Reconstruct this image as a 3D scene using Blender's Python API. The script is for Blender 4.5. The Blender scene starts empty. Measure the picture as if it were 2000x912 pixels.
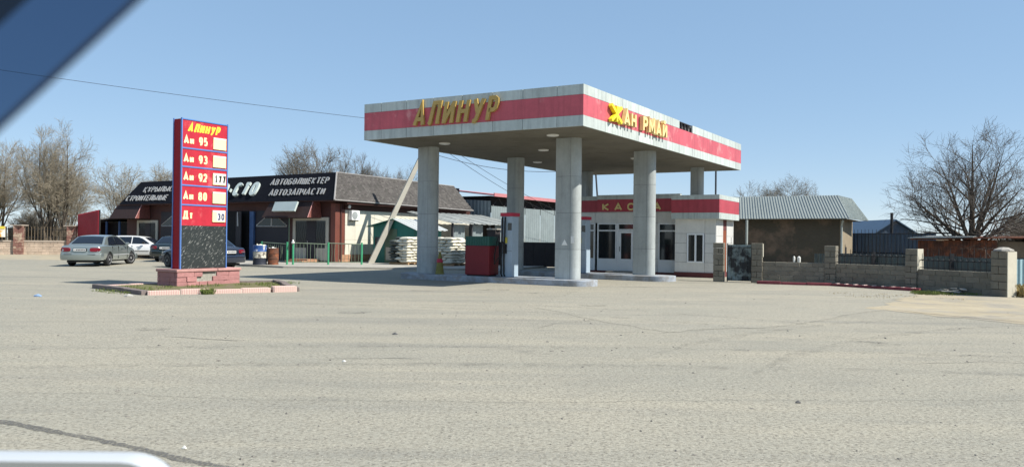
import bpy, bmesh, math, random
from mathutils import Vector, Matrix
random.seed(7)
R = math.radians
sc = bpy.context.scene
COL = sc.collection

# ------------------------------------------------------------------ camera, sky, sun, exposure
EYE = 1.55                      # the camera stands in a parked van
PX = 1490.0                     # focal length in pixels of a 2000 px wide picture
cd = bpy.data.cameras.new('camera'); cam = bpy.data.objects.new('camera', cd); COL.objects.link(cam)
cd.sensor_width = 36.0; cd.lens = PX / 2000 * 36; cd.clip_start = 0.02; cd.clip_end = 3000
cd.dof.use_dof = True; cd.dof.focus_distance = 24.0; cd.dof.aperture_fstop = 6.0
cam.matrix_world = Matrix.Translation((0, 0, EYE)) @ Matrix.Rotation(R(90) + math.atan(8 / PX), 4, 'X') @ Matrix.Rotation(0.011, 4, 'Z')
sc.camera = cam

SUN_EL = R(47.0)
SUN_H = Vector((0.933, -0.359)).normalized()        # towards the sun, on the ground
w = bpy.data.worlds.new('World'); sc.world = w; w.use_nodes = True
nt = w.node_tree; nt.nodes.clear()
sky = nt.nodes.new('ShaderNodeTexSky'); sky.sky_type = 'NISHITA'; sky.sun_disc = False
sky.sun_elevation = SUN_EL; sky.sun_rotation = math.atan2(SUN_H.x, SUN_H.y)
sky.altitude = 0; sky.air_density = 0.65; sky.dust_density = 0.1; sky.ozone_density = 7.0
ga = nt.nodes.new('ShaderNodeGamma'); ga.inputs[1].default_value = 0.33            # a hazy, evenly pale sky
hs = nt.nodes.new('ShaderNodeHueSaturation'); hs.inputs['Saturation'].default_value = 1.55
bg = nt.nodes.new('ShaderNodeBackground'); bg.inputs[1].default_value = 0.215
wo = nt.nodes.new('ShaderNodeOutputWorld')
nt.links.new(sky.outputs[0], ga.inputs[0]); nt.links.new(ga.outputs[0], hs.inputs['Color']); nt.links.new(hs.outputs[0], bg.inputs[0]); nt.links.new(bg.outputs[0], wo.inputs[0])
sl = bpy.data.lights.new('sun', 'SUN'); sl.energy = 3.4; sl.angle = R(0.53); sl.color = (1.0, 0.95, 0.86)
so = bpy.data.objects.new('sun', sl); COL.objects.link(so)
sdir = Vector((SUN_H.x * math.cos(SUN_EL), SUN_H.y * math.cos(SUN_EL), math.sin(SUN_EL)))
so.rotation_euler = sdir.to_track_quat('Z', 'Y').to_euler(); so.location = sdir * 60
sc.view_settings.view_transform = 'Standard'; sc.view_settings.look = 'None'
sc.view_settings.exposure = 1.15; sc.view_settings.gamma = 1.0; sc.view_settings.use_curve_mapping = False
sc.cycles.use_denoising = True
sc.cycles.max_bounces = 6; sc.cycles.transparent_max_bounces = 8

# ------------------------------------------------------------------ materials
MATS = {}
def mat(name, col, rough=0.8, var=0.12, scale=2.5, metal=0.0, spec=0.4, streak=0.0, bump=0.0, bscale=40.0,
        spot=None, spot_amt=0.0, spot_scale=1.2, rnd=0.0, detail=6.0):
    """noise-varied paint / plaster / metal; spot = second colour in patches (rust, dirt), streak = vertical dirt runs"""
    if name in MATS: return MATS[name]
    m = bpy.data.materials.new(name); m.use_nodes = True; MATS[name] = m
    t = m.node_tree; b = t.nodes['Principled BSDF']; L = t.links
    def N(k, **kw):
        n = t.nodes.new(k)
        for a, v in kw.items(): setattr(n, a, v)
        return n
    geo = N('ShaderNodeNewGeometry')
    def noise(sc_, vec=None, det=detail):
        n = N('ShaderNodeTexNoise'); n.inputs['Scale'].default_value = sc_; n.inputs['Detail'].default_value = det
        n.inputs['Roughness'].default_value = 0.65
        L.new(vec or geo.outputs['Position'], n.inputs['Vector']); return n.outputs['Fac']
    def ramp(src, lo, hi, a, c):
        r = N('ShaderNodeMapRange'); r.inputs[1].default_value = lo; r.inputs[2].default_value = hi
        r.inputs[3].default_value = a; r.inputs[4].default_value = c
        L.new(src, r.inputs[0]); return r.outputs[0]
    def mul(a, c):
        n = N('ShaderNodeMath', operation='MULTIPLY'); L.new(a, n.inputs[0])
        if isinstance(c, (int, float)): n.inputs[1].default_value = c
        else: L.new(c, n.inputs[1])
        return n.outputs[0]
    f = ramp(noise(scale), 0.3, 0.7, 1 - var, 1 + var)
    f = mul(f, ramp(noise(scale * 9), 0.3, 0.7, 1 - var * .5, 1 + var * .5))
    if streak:
        mp = N('ShaderNodeMapping'); mp.inputs['Scale'].default_value = (1, 1, 0.08)
        L.new(geo.outputs['Position'], mp.inputs[0])
        f = mul(f, ramp(noise(7.0, mp.outputs[0]), 0.45, 0.75, 1.0, 1 - streak))
    if rnd:
        oi = N('ShaderNodeObjectInfo'); f = mul(f, ramp(oi.outputs['Random'], 0, 1, 1 - rnd, 1 + rnd))
    base = N('ShaderNodeRGB'); base.outputs[0].default_value = (*col, 1)
    src = base.outputs[0]
    if spot:
        mx = N('ShaderNodeMix', data_type='RGBA'); mx.inputs[7].default_value = (*spot, 1)
        L.new(src, mx.inputs[6]); L.new(ramp(noise(spot_scale, det=8), 0.62 - spot_amt * .35, 0.70 - spot_amt * .25, 0, 1), mx.inputs[0])
        src = mx.outputs[2]
    vm = N('ShaderNodeVectorMath', operation='SCALE'); L.new(src, vm.inputs[0]); L.new(f, vm.inputs['Scale'])
    L.new(vm.outputs[0], b.inputs['Base Color'])
    b.inputs['Roughness'].default_value = rough; b.inputs['Metallic'].default_value = metal
    b.inputs['Specular IOR Level'].default_value = spec
    if bump:
        bp = N('ShaderNodeBump'); bp.inputs['Strength'].default_value = bump; bp.inputs['Distance'].default_value = 0.02
        L.new(noise(bscale), bp.inputs['Height']); L.new(bp.outputs[0], b.inputs['Normal'])
    return m

# palette ---------------------------------------------------------
mat('fascia_grey', (.47, .52, .495), .55, .10, 1.2, streak=.30, rnd=.09)
mat('fascia_red', (.50, .095, .12), .5, .12, .8, streak=.22, rnd=.07, spot=(.60, .24, .24), spot_amt=.2)
mat('column_panel', (.355, .385, .38), .55, .12, 1.5, streak=.24, rnd=.07)
mat('joint_dark', (.10, .10, .10), .9)
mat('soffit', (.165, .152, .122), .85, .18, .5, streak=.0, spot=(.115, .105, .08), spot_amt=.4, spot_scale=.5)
mat('letter_gold', (.46, .31, .09), .45, .12, 3)
mat('letter_yellow', (.85, .70, .03), .4, .06, 3)
mat('letter_pale', (.76, .60, .26), .45, .10, 3)
mat('letter_pink', (.55, .18, .24), .6, .1, 3)
mat('lamp_white', (.75, .75, .72), .3)
mat('kerb_paint', (.31, .345, .39), .8, .22, 2.0, spot=(.25, .25, .25), spot_amt=.5, spot_scale=2.5, bump=.3)
mat('concrete', (.34, .32, .28), .9, .15, 2.0, bump=.3)
mat('pump_blue', (.33, .41, .48), .4, .06, 2.0)
mat('pump_red', (.42, .02, .05), .4, .08, 2.0)
mat('cabinet_red', (.17, .010, .016), .5, .12, 2.0)
mat('cabinet_green', (.02, .10, .08), .5, .1, 2)
mat('rubber', (.015, .015, .016), .7)
mat('yellow', (.6, .5, .06), .6)
mat('cone_olive', (.20, .18, .05), .8, .2, 8)
mat('kiosk_panel', (.66, .66, .63), .6, .08, 1.5, streak=.1, rnd=.04)
mat('kiosk_white', (.52, .52, .50), .6, .06, 1.5, streak=.08, rnd=.03)
mat('kiosk_plinth', (.12, .035, .035), .8, .2, 3)
mat('pvc', (.78, .81, .82), .35, .04, 2)
mat('glass_dark', (.012, .015, .017), .06, .05, 1, spec=.6)
mat('glass_shop', (.014, .022, .026), .12, .1, 1, spec=.4)
mat('sign_red', (.44, .024, .042), .4, .10, 1.5, streak=.15, spot=(.56, .10, .11), spot_amt=.2)
mat('sign_side', (.30, .014, .022), .6, .08, 1.5, spec=.15, streak=.1)
mat('sign_blue', (.10, .20, .48), .35, .06, 2)
mat('sign_text', (.90, .82, .42), .5, .05, 3)
mat('sign_head', (.90, .66, .06), .5, .05, 3)
mat('flap_cream', (.80, .72, .40), .5, .04, 3)
mat('flap_white', (.76, .75, .66), .5, .03, 3)
mat('digit_black', (.01, .012, .02), .5)
mat('digit_blue', (.02, .03, .12), .5)
mat('pink_stone', (.37, .178, .170), .8, .14, 4, bump=.8, bscale=14, rnd=.10)
mat('pink_cap', (.42, .23, .21), .8, .12, 4, bump=.4, bscale=20, rnd=.06)
mat('mortar', (.30, .29, .25), .95, .2, 12, bump=.8, bscale=30)
mat('kerb_grey', (.17, .14, .13), .9, .2, 4, bump=.5)
mat('soil', (.17, .14, .085), .95, .3, 3, bump=.8, spot=(.10, .11, .03), spot_amt=.5, spot_scale=3)
mat('grass', (.10, .13, .025), .7, .35, 3)
mat('dry_grass', (.30, .23, .09), .8, .3, 3)
mat('shop_brown', (.058, .020, .016), .7, .12, 1.5)
mat('shop_pilaster', (.145, .046, .032), .6, .12, 1.5)
mat('shop_tile', (.60, .575, .485), .5, .05, 1.5, streak=.06, rnd=.03)
mat('shop_plinth', (.36, .20, .12), .8, .25, 3, bump=.8, bscale=10, rnd=.12)
mat('board_black', (.007, .008, .012), .9, .3, 6, spec=.08)
mat('kiosk_red_shaded', (.40, .055, .075), .5, .12, .8, streak=.22, rnd=.05)  # darker copy of the fascia red, canopy shade mixed into the colour
mat('letter_grey', (.27, .275, .275), .5, .06, 3)
mat('letter_steel', (.44, .50, .48), .35, .06, 3)
mat('shingle_edge', (.25, .24, .23), .6)
mat('gate_dark', (.018, .016, .022), .6, .15, 1.5)
mat('gate_frame', (.36, .36, .35), .6)
mat('gate_blue', (.05, .10, .22), .5, .2, 3)
mat('door_frame', (.40, .38, .32), .6, .12, 2)
mat('painted_void', (.008, .008, .009), .9)  # near-black; shade of open insides painted onto solid fills
mat('awning_shingle', (.17, .055, .042), .8, .3, 9)
mat('ac_white', (.78, .79, .77), .4, .04, 2)
mat('grille', (.28, .30, .30), .5)
mat('green_paint', (.05, .30, .15), .5, .15, 3)
mat('green_dull', (.13, .17, .12), .6, .15, 3)
mat('barrel_blue', (.03, .09, .28), .5, .2, 4, spot=(.60, .58, .5), spot_amt=.25, spot_scale=4)
mat('barrel_white', (.60, .57, .48), .6, .25, 6, spot=(.10, .09, .08), spot_amt=.5, spot_scale=6)
mat('barrel_dark', (.02, .025, .04), .6, .2, 4)
mat('rust', (.19, .065, .030), .85, .3, 3, spot=(.09, .04, .025), spot_amt=.6, spot_scale=4)
mat('pole_concrete', (.42, .395, .33), .85, .1, 2)
mat('shed_green', (.015, .145, .115), .55, .12, 1.5, streak=.1)
mat('shed_door', (.10, .15, .10), .7, .2, 2)
mat('roof_white', (.50, .52, .51), .45, .1, 2, metal=.1)
mat('slate', (.30, .315, .30), .85, .2, 2)
mat('sheet_grey', (.215, .255, .262), .5, .15, .8, streak=.15, metal=.15)
mat('roof_pink', (.42, .16, .17), .6, .12, 1)
mat('steel_dark', (.035, .035, .04), .6)
mat('dark_fence', (.028, .022, .022), .7, .2, 3)
mat('garage_wall', (.088, .076, .056), .92, .12, .9, spot=(.19, .135, .095), spot_amt=.22, spot_scale=.6, bump=.4)
mat('garage_roof', (.35, .385, .365), .55, .08, 1, metal=.1)
mat('garage_side', (.25, .205, .14), .9, .12, 1.2, spot=(.20, .165, .12), spot_amt=.2)  # lighter tan than the garage front
mat('block', (.18, .165, .13), .92, .16, 3, bump=.7, bscale=25, rnd=.14)
mat('wall_block', (.42, .335, .26), .92, .16, 3, bump=.7, bscale=25, rnd=.14)
mat('wall_cap', (.40, .34, .28), .9, .1, 3)
mat('pillar_red', (.20, .10, .08), .9, .2, 3, spot=(.34, .27, .2), spot_amt=.35, spot_scale=3)
mat('pillar_cream', (.50, .47, .38), .85, .08, 3)
mat('gate_camo', (.20, .25, .25), .7, .2, 2, spot=(.02, .022, .024), spot_amt=.62, spot_scale=2.6)
mat('door_orange', (.20, .055, .022), .6, .15, 3)
mat('iron', (.012, .012, .014), .6)
mat('kerb_red', (.16, .035, .045), .8, .2, 4, rnd=.2)
mat('kerb_stripe', (.60, .45, .42), .8, .15, 4)
mat('sheet_blue', (.055, .095, .15), .45, .12, .8, streak=.12)
mat('roof_blue', (.045, .068, .10), .5, .1, 1)
mat('sheet_teal', (.060, .082, .082), .55, .15, .8, streak=.2)
mat('sheet_pale', (.28, .42, .46), .5, .12, 1)
mat('wood_old', (.16, .125, .085), .9, .2, 2)
mat('red_sheet', (.30, .018, .030), .45, .10, 1)
mat('bark', (.075, .060, .045), .95, .3, 4)
mat('twig', (.16, .14, .108), .9, .2, 1.5)
mat('twig_pale', (.26, .225, .165), .9, .2, 1.5)
mat('twig_dark', (.115, .098, .082), .9, .2, 1.5)
mat('sack', (.56, .54, .45), .75, .10, 3, rnd=.10)
mat('sack_dark', (.05, .06, .055), .7, .2, 3, rnd=.2)
mat('pallet', (.34, .22, .12), .9, .2, 4)
mat('litter', (.62, .62, .58), .6)
mat('blue_scrap', (.20, .30, .46), .6)
mat('paint_silver', (.30, .345, .335), .30, .03, 1, metal=.6, spec=.6)
mat('paint_white', (.72, .73, .72), .25, .02, 1, spec=.6)
mat('paint_dark', (.012, .020, .022), .22, .05, 1, spec=.6)
mat('paint_navy', (.012, .018, .035), .22, .05, 1, spec=.6)
mat('car_black', (.012, .012, .013), .6)
mat('car_glass', (.010, .014, .022), .05, .02, 1, spec=.7)
mat('alloy', (.60, .61, .61), .4, .05, 4, metal=.2)
mat('hubcap', (.40, .41, .42), .45, .05, 4, metal=.1)
mat('tail_red', (.17, .008, .018), .25, .1, 6)
mat('tail_clear', (.34, .12, .12), .2, .1, 6)
mat('plate', (.70, .70, .68), .5)
mat('chrome', (.62, .64, .65), .30, .02, 1, metal=.35)
mat('mirror_black', (.01, .01, .011), .5)
mat('poster', (.75, .74, .66), .6, .2, 6, spot=(.55, .30, .05), spot_amt=.4, spot_scale=3)
mat('wire', (.02, .02, .022), .7)
mat('asphalt_crack', (.17, .162, .14), .95, .3, 5)
mat('awning_shaded', (.030, .014, .012), .8, .3, 8)  # awning brown darkened, the front slope's shade is in the colour
mat('oil_spot', (.09, .088, .08), .7)
mat('pebble', (.16, .15, .13), .9, .4, 5)
mat('sand', (.345, .295, .205), .95, .14, .7, bump=.5, bscale=20, spot=(.275, .25, .20), spot_amt=.4, spot_scale=.8)
mat('board_pale', (.33, .32, .29), .85, .2, 3)

def special_materials():
    # dusty asphalt: pale aggregate with dark chips, broad dust patches, tyre-polished lanes, dark drips
    def asphalt(name, k):
        m = bpy.data.materials.new(name); m.use_nodes = True; MATS[name] = m
        t = m.node_tree; L = t.links; b = t.nodes['Principled BSDF']
        g = t.nodes.new('ShaderNodeNewGeometry')
        def noise(s, d=5, r=.6, sx=1.0, sy=1.0, rot=0, dist=0):
            mp = t.nodes.new('ShaderNodeMapping'); mp.inputs['Scale'].default_value = (sx, sy, 1); mp.inputs['Rotation'].default_value = (0, 0, rot); L.new(g.outputs['Position'], mp.inputs[0])
            n = t.nodes.new('ShaderNodeTexNoise'); n.inputs['Scale'].default_value = s; n.inputs['Detail'].default_value = d; n.inputs['Roughness'].default_value = r; n.inputs['Distortion'].default_value = dist
            L.new(mp.outputs[0], n.inputs['Vector']); return n.outputs['Fac']
        def rng(s, lo, hi, a, c):
            r = t.nodes.new('ShaderNodeMapRange'); r.inputs[1].default_value = lo; r.inputs[2].default_value = hi; r.inputs[3].default_value = a; r.inputs[4].default_value = c
            L.new(s, r.inputs[0]); return r.outputs[0]
        def mix(fac, c1, c2):
            x = t.nodes.new('ShaderNodeMix'); x.data_type = 'RGBA'; L.new(fac, x.inputs[0])
            for i, c in ((6, c1), (7, c2)):
                if isinstance(c, tuple): x.inputs[i].default_value = (*[v * k for v in c], 1)
                else: L.new(c, x.inputs[i])
            return x.outputs[2]
        c = mix(rng(noise(.22, 8, .62), .36, .64, 0, 1), (.272, .264, .220), (.322, .302, .243))
        c = mix(rng(noise(.5, 7, .65, .30, 1.6, .25), .46, .66, 0, .75), c, (.358, .330, .258))           # swept dust
        c = mix(rng(noise(.42, 6, .6, .22, 2.4, -.5), .52, .68, 0, .65), c, (.215, .211, .185))          # tyre-polished lanes
        c = mix(rng(noise(1.3, 7, .7, .5, 1.3), .53, .71, 0, .60), c, (.205, .200, .172))                 # worn patches
        c = mix(rng(noise(.9, 3, .5, 1, 1, 1.1), .70, .76, 0, .45), c, (.15, .147, .13))                  # old drips
        c = mix(rng(noise(16, 4, .65), .46, .62, 0, .45), c, (.195, .178, .140))                          # coarse aggregate
        c = mix(rng(noise(38, 3, .6, .7, 1.1), .53, .62, 0, .75), c, (.115, .105, .086))                  # dark chips
        c = mix(rng(noise(46, 3, .6), .58, .68, 0, .60), c, (.50, .47, .39))                              # pale chips
        L.new(c, b.inputs['Base Color']); b.inputs['Roughness'].default_value = .93; b.inputs['Specular IOR Level'].default_value = .2
        bp = t.nodes.new('ShaderNodeBump'); bp.inputs['Strength'].default_value = .75; bp.inputs['Distance'].default_value = .014
        ad = t.nodes.new('ShaderNodeMath'); ad.operation = 'ADD'; L.new(noise(32, 4), ad.inputs[0]); L.new(noise(3, 5), ad.inputs[1])
        L.new(ad.outputs[0], bp.inputs['Height']); L.new(bp.outputs[0], b.inputs['Normal'])
    asphalt('asphalt', 1.0); asphalt('asphalt_old', 1.045)
    # black marble print of slanting white scratches
    m = bpy.data.materials.new('marble'); m.use_nodes = True; MATS['marble'] = m
    t = m.node_tree; L = t.links; b = t.nodes['Principled BSDF']
    tc = t.nodes.new('ShaderNodeTexCoord')
    rt = t.nodes.new('ShaderNodeMapping'); rt.vector_type = 'POINT'; rt.inputs['Rotation'].default_value = (R(-42), 0, 0)
    L.new(tc.outputs['Object'], rt.inputs[0])
    mp = t.nodes.new('ShaderNodeMapping'); mp.inputs['Scale'].default_value = (0.2, 2.6, 30); L.new(rt.outputs[0], mp.inputs[0])
    n = t.nodes.new('ShaderNodeTexNoise'); n.inputs['Scale'].default_value = 2.6; n.inputs['Detail'].default_value = 5; L.new(mp.outputs[0], n.inputs['Vector'])
    r = t.nodes.new('ShaderNodeMapRange'); r.inputs[1].default_value = .62; r.inputs[2].default_value = .70; L.new(n.outputs['Fac'], r.inputs[0])
    x = t.nodes.new('ShaderNodeMix'); x.data_type = 'RGBA'; x.inputs[6].default_value = (.025, .030, .030, 1); x.inputs[7].default_value = (.60, .61, .57, 1)
    L.new(r.outputs[0], x.inputs[0]); L.new(x.outputs[2], b.inputs['Base Color']); b.inputs['Roughness'].default_value = .35
    # roof shingles: each tab its own tone (face attribute)
    m = bpy.data.materials.new('shingles'); m.use_nodes = True; MATS['shingles'] = m
    t = m.node_tree; L = t.links; b = t.nodes['Principled BSDF']
    a = t.nodes.new('ShaderNodeAttribute'); a.attribute_name = 'tone'
    x = t.nodes.new('ShaderNodeMix'); x.data_type = 'RGBA'; x.inputs[6].default_value = (.045, .041, .038, 1); x.inputs[7].default_value = (.110, .101, .093, 1)
    L.new(a.outputs['Fac'], x.inputs[0]); L.new(x.outputs[2], b.inputs['Base Color']); b.inputs['Roughness'].default_value = .9
    # pink paint brushed on kerb stones in stripes
    m = bpy.data.materials.new('kerb_pink'); m.use_nodes = True; MATS['kerb_pink'] = m
    t = m.node_tree; L = t.links; b = t.nodes['Principled BSDF']
    tc = t.nodes.new('ShaderNodeTexCoord'); wv = t.nodes.new('ShaderNodeTexWave'); wv.wave_type = 'BANDS'; wv.bands_direction = 'X'
    wv.inputs['Scale'].default_value = 4.2; wv.inputs['Distortion'].default_value = 2.5; wv.inputs['Detail'].default_value = 3; L.new(tc.outputs['Object'], wv.inputs['Vector'])
    x = t.nodes.new('ShaderNodeMix'); x.data_type = 'RGBA'; x.inputs[6].default_value = (.50, .30, .27, 1); x.inputs[7].default_value = (.58, .47, .40, 1)
    L.new(wv.outputs['Fac'], x.inputs[0]); L.new(x.outputs[2], b.inputs['Base Color']); b.inputs['Roughness'].default_value = .85
    # tinted acrylic of the window visor
    m = bpy.data.materials.new('tint'); m.use_nodes = True; MATS['tint'] = m
    t = m.node_tree; L = t.links; t.nodes.clear()
    tr = t.nodes.new('ShaderNodeBsdfTransparent'); tr.inputs[0].default_value = (.15, .23, .35, 1)
    gl = t.nodes.new('ShaderNodeBsdfDiffuse'); gl.inputs[0].default_value = (.03, .05, .09, 1)
    mx = t.nodes.new('ShaderNodeMixShader'); mx.inputs[0].default_value = .35
    o = t.nodes.new('ShaderNodeOutputMaterial'); L.new(tr.outputs[0], mx.inputs[1]); L.new(gl.outputs[0], mx.inputs[2]); L.new(mx.outputs[0], o.inputs[0])
    # faint rubber and oil soaked into the surface
    for nm, lo, hi in (('tyre_mark', .0, .30), ('oil_stain', .0, .55)):
        m = bpy.data.materials.new(nm); m.use_nodes = True; MATS[nm] = m; t = m.node_tree; L = t.links; b = t.nodes['Principled BSDF']
        b.inputs['Base Color'].default_value = (.10, .098, .088, 1); b.inputs['Roughness'].default_value = .85
        g = t.nodes.new('ShaderNodeNewGeometry'); n = t.nodes.new('ShaderNodeTexNoise'); n.inputs['Scale'].default_value = 3.5; n.inputs['Detail'].default_value = 9; n.inputs['Roughness'].default_value = .75
        L.new(g.outputs['Position'], n.inputs['Vector']); r = t.nodes.new('ShaderNodeMapRange'); r.inputs[1].default_value = .46; r.inputs[2].default_value = .72; r.inputs[3].default_value = lo; r.inputs[4].default_value = hi
        L.new(n.outputs['Fac'], r.inputs[0]); L.new(r.outputs[0], b.inputs['Alpha'])
    # worn tar line: tar that has rubbed away in places
    m = bpy.data.materials.new('tar'); m.use_nodes = True; MATS['tar'] = m
    t = m.node_tree; L = t.links; b = t.nodes['Principled BSDF']; b.inputs['Base Color'].default_value = (.11, .107, .10, 1); b.inputs['Roughness'].default_value = .9
    n = t.nodes.new('ShaderNodeTexNoise'); n.inputs['Scale'].default_value = 45; n.inputs['Detail'].default_value = 4
    g = t.nodes.new('ShaderNodeNewGeometry'); L.new(g.outputs['Position'], n.inputs['Vector'])
    r = t.nodes.new('ShaderNodeMapRange'); r.inputs[1].default_value = .38; r.inputs[2].default_value = .62; r.inputs[3].default_value = .2; r.inputs[4].default_value = .8
    L.new(n.outputs['Fac'], r.inputs[0]); L.new(r.outputs[0], b.inputs['Alpha'])
special_materials()
for n_ in ('paint_silver', 'paint_white', 'paint_dark', 'paint_navy'):
    MATS[n_].node_tree.nodes['Principled BSDF'].inputs['Coat Weight'].default_value = 1.0
    MATS[n_].node_tree.nodes['Principled BSDF'].inputs['Coat Roughness'].default_value = .06

# ------------------------------------------------------------------ mesh helpers
# station frame: x to the right along the short canopy face, y away along the long face
TH = 0.535
ST = Matrix.Translation((2.035, 22.15, 0)) @ Matrix.Rotation(-TH, 4, 'Z')
def st(x, y, z=0): return ST @ Vector((x, y, z))
def to_st(X, Y): v = ST.inverted() @ Vector((X, Y, 0)); return v.x, v.y

class MB:
    def __init__(self): self.v = []; self.f = []
    def add(self, vs, fs):
        n = len(self.v); self.v += [tuple(p) for p in vs]; self.f += [tuple(i + n for i in f) for f in fs]; return self
    def box(self, x0, x1, y0, y1, z0, z1):
        vs = [(x, y, z) for z in (z0, z1) for y in (y0, y1) for x in (x0, x1)]
        return self.add(vs, [(0, 2, 3, 1), (4, 5, 7, 6), (0, 1, 5, 4), (2, 6, 7, 3), (0, 4, 6, 2), (1, 3, 7, 5)])
    def prism(self, poly, z0, z1):
        """poly: ccw list of (x, y)"""
        n = len(poly)
        vs = [(x, y, z0) for x, y in poly] + [(x, y, z1) for x, y in poly]
        fs = [tuple(reversed(range(n))), tuple(range(n, 2 * n))] + [(i, (i + 1) % n, n + (i + 1) % n, n + i) for i in range(n)]
        return self.add(vs, fs)
    def hull8(self, b, t):
        """two quads (4 points each, same winding, ccw from outside top)"""
        return self.add(list(b) + list(t), [(3, 2, 1, 0), (4, 5, 6, 7)] + [(i, (i + 1) % 4, 4 + (i + 1) % 4, 4 + i) for i in range(4)])
    def slab(self, p, off):
        """polygon p given thickness by vector off"""
        n = len(p); off = Vector(off); q = [Vector(a) for a in p]
        vs = q + [a + off for a in q]
        return self.add(vs, [tuple(range(n)), tuple(reversed(range(n, 2 * n)))] + [(i, n + i, n + (i + 1) % n, (i + 1) % n) for i in range(n)])
    def tube(self, path, rad, sides=6, cap=True):
        path = [Vector(p) for p in path]; n = len(path)
        rad = rad if isinstance(rad, (list, tuple)) else [rad] * n
        ref = None; vs = []
        for i in range(n):
            d = (path[min(i + 1, n - 1)] - path[max(i - 1, 0)])
            d = d.normalized() if d.length > 1e-9 else Vector((0, 0, 1))
            if ref is None: ref = Vector((0, 0, 1)) if abs(d.z) < .9 else Vector((1, 0, 0))
            a = d.cross(ref).normalized(); b = d.cross(a); ref = -b if b.length else ref
            ref = a.cross(d)
            for k in range(sides):
                t = 2 * math.pi * k / sides
                vs.append(path[i] + (a * math.cos(t) + ref * math.sin(t)) * rad[i])
        fs = [(i * sides + k, i * sides + (k + 1) % sides, (i + 1) * sides + (k + 1) % sides, (i + 1) * sides + k) for i in range(n - 1) for k in range(sides)]
        if cap: fs += [tuple(reversed(range(sides))), tuple(range((n - 1) * sides, n * sides))]
        return self.add(vs, fs)
    def lathe(self, prof, seg=20, c=(0, 0, 0), axis='Z', cap=True):
        """prof: list of (r, h)"""
        vs = []
        for r, h in prof:
            for k in range(seg):
                t = 2 * math.pi * k / seg
                p = (r * math.cos(t), r * math.sin(t), h)
                if axis == 'Y': p = (p[0], p[2], p[1])
                if axis == 'X': p = (p[2], p[0], p[1])
                vs.append((p[0] + c[0], p[1] + c[1], p[2] + c[2]))
        n = len(prof)
        fs = [(i * seg + k, i * seg + (k + 1) % seg, (i + 1) * seg + (k + 1) % seg, (i + 1) * seg + k) for i in range(n - 1) for k in range(seg)]
        if cap: fs += [tuple(reversed(range(seg))), tuple(range((n - 1) * seg, n * seg))]
        return self.add(vs, fs)
    def corrugated(self, p0, p1, z0, z1, pitch=.2, amp=.02, off=(0, 0), thick=.006):
        """standing corrugated sheet from p0 to p1 (x,y); z may be a pair for a sloping top"""
        d = Vector((p1[0] - p0[0], p1[1] - p0[1])); L = d.length; d /= L; nrm = Vector((d.y, -d.x))
        n = max(2, int(L / pitch * 4)); za, zb = z1 if isinstance(z1, tuple) else (z1, z1); ring = []
        for i in range(n + 1):
            s = L * i / n; o = amp * (1 if (i % 4) in (0, 1) else -1)
            ring.append((p0[0] + d.x * s + nrm.x * o, p0[1] + d.y * s + nrm.y * o, za + (zb - za) * i / n))
        vs = []
        for x, y, zt in ring:
            vs += [(x, y, z0), (x, y, zt), (x - nrm.x * thick, y - nrm.y * thick, z0), (x - nrm.x * thick, y - nrm.y * thick, zt)]
        fs = []
        for i in range(n):
            a, b = 4 * i, 4 * i + 4
            fs += [(a, b, b + 1, a + 1), (a + 2, a + 3, b + 3, b + 2), (a + 1, b + 1, b + 3, a + 3)]
        return self.add(vs, fs)
    def mesh(self, name, m=None, smooth=None, off=(0, 0, 0)):
        me = bpy.data.meshes.new(name)
        me.from_pydata([(p[0] - off[0], p[1] - off[1], p[2] - off[2]) for p in self.v], [], self.f)
        bm = bmesh.new(); bm.from_mesh(me); bmesh.ops.recalc_face_normals(bm, faces=bm.faces); bm.to_mesh(me); bm.free()
        if m: me.materials.append(MATS[m])
        if smooth:
            me.polygons.foreach_set('use_smooth', [True] * len(me.polygons))
            if smooth is not True: me.set_sharp_from_angle(angle=R(smooth))
        me.update(); return me

def tag(o, label=None, cat=None, group=None, kind=None):
    for k, v in (('label', label), ('category', cat), ('group', group), ('kind', kind)):
        if v: o[k] = v
    return o
class Thing:
    """an Empty at the thing's base; parts are given in the frame's coordinates"""
    def __init__(s, name, label, cat, x, y, z=0, frame='S', group=None, rot=0):
        s.o = bpy.data.objects.new(name, None); COL.objects.link(s.o); s.o.empty_display_size = .2
        if frame == 'S': s.o.location = st(x, y, z); s.o.rotation_euler = (0, 0, -TH)
        else: s.o.location = (x, y, z); s.o.rotation_euler = (0, 0, rot)
        s.off = (x, y, z) if frame != 'L' else (0, 0, 0)
        tag(s.o, label, cat, group)
    def part(s, name, mb, m, parent=None, smooth=None, bevel=0, label=None, kind=None):
        me = mb if isinstance(mb, bpy.types.Mesh) else mb.mesh(name, m, smooth, s.off)
        o = bpy.data.objects.new(name, me); COL.objects.link(o); o.parent = parent or s.o
        if bevel:
            b = o.modifiers.new('bevel', 'BEVEL'); b.width = bevel; b.segments = 2; b.limit_method = 'ANGLE'; b.angle_limit = R(40)
        tag(o, label, None, None, kind); return o
    def piece(s, name, me, loc, scale=(1, 1, 1), rotz=0, parent=None):
        o = bpy.data.objects.new(name, me); COL.objects.link(o); o.parent = parent or s.o
        o.location = (loc[0] - s.off[0], loc[1] - s.off[1], loc[2] - s.off[2]); o.scale = scale; o.rotation_euler = (0, 0, rotz); return o
def single(name, label, cat, mb, m, x, y, z=0, frame='W', smooth=None, group=None, kind=None, bevel=0):
    me = mb if isinstance(mb, bpy.types.Mesh) else mb.mesh(name, m, smooth, (x, y, z))
    o = bpy.data.objects.new(name, me); COL.objects.link(o)
    if frame == 'S': o.location = st(x, y, z); o.rotation_euler = (0, 0, -TH)
    else: o.location = (x, y, z)
    if bevel:
        b = o.modifiers.new('bevel', 'BEVEL'); b.width = bevel; b.segments = 2; b.limit_method = 'ANGLE'; b.angle_limit = R(40)
    return tag(o, label, cat, group, kind)
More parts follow.
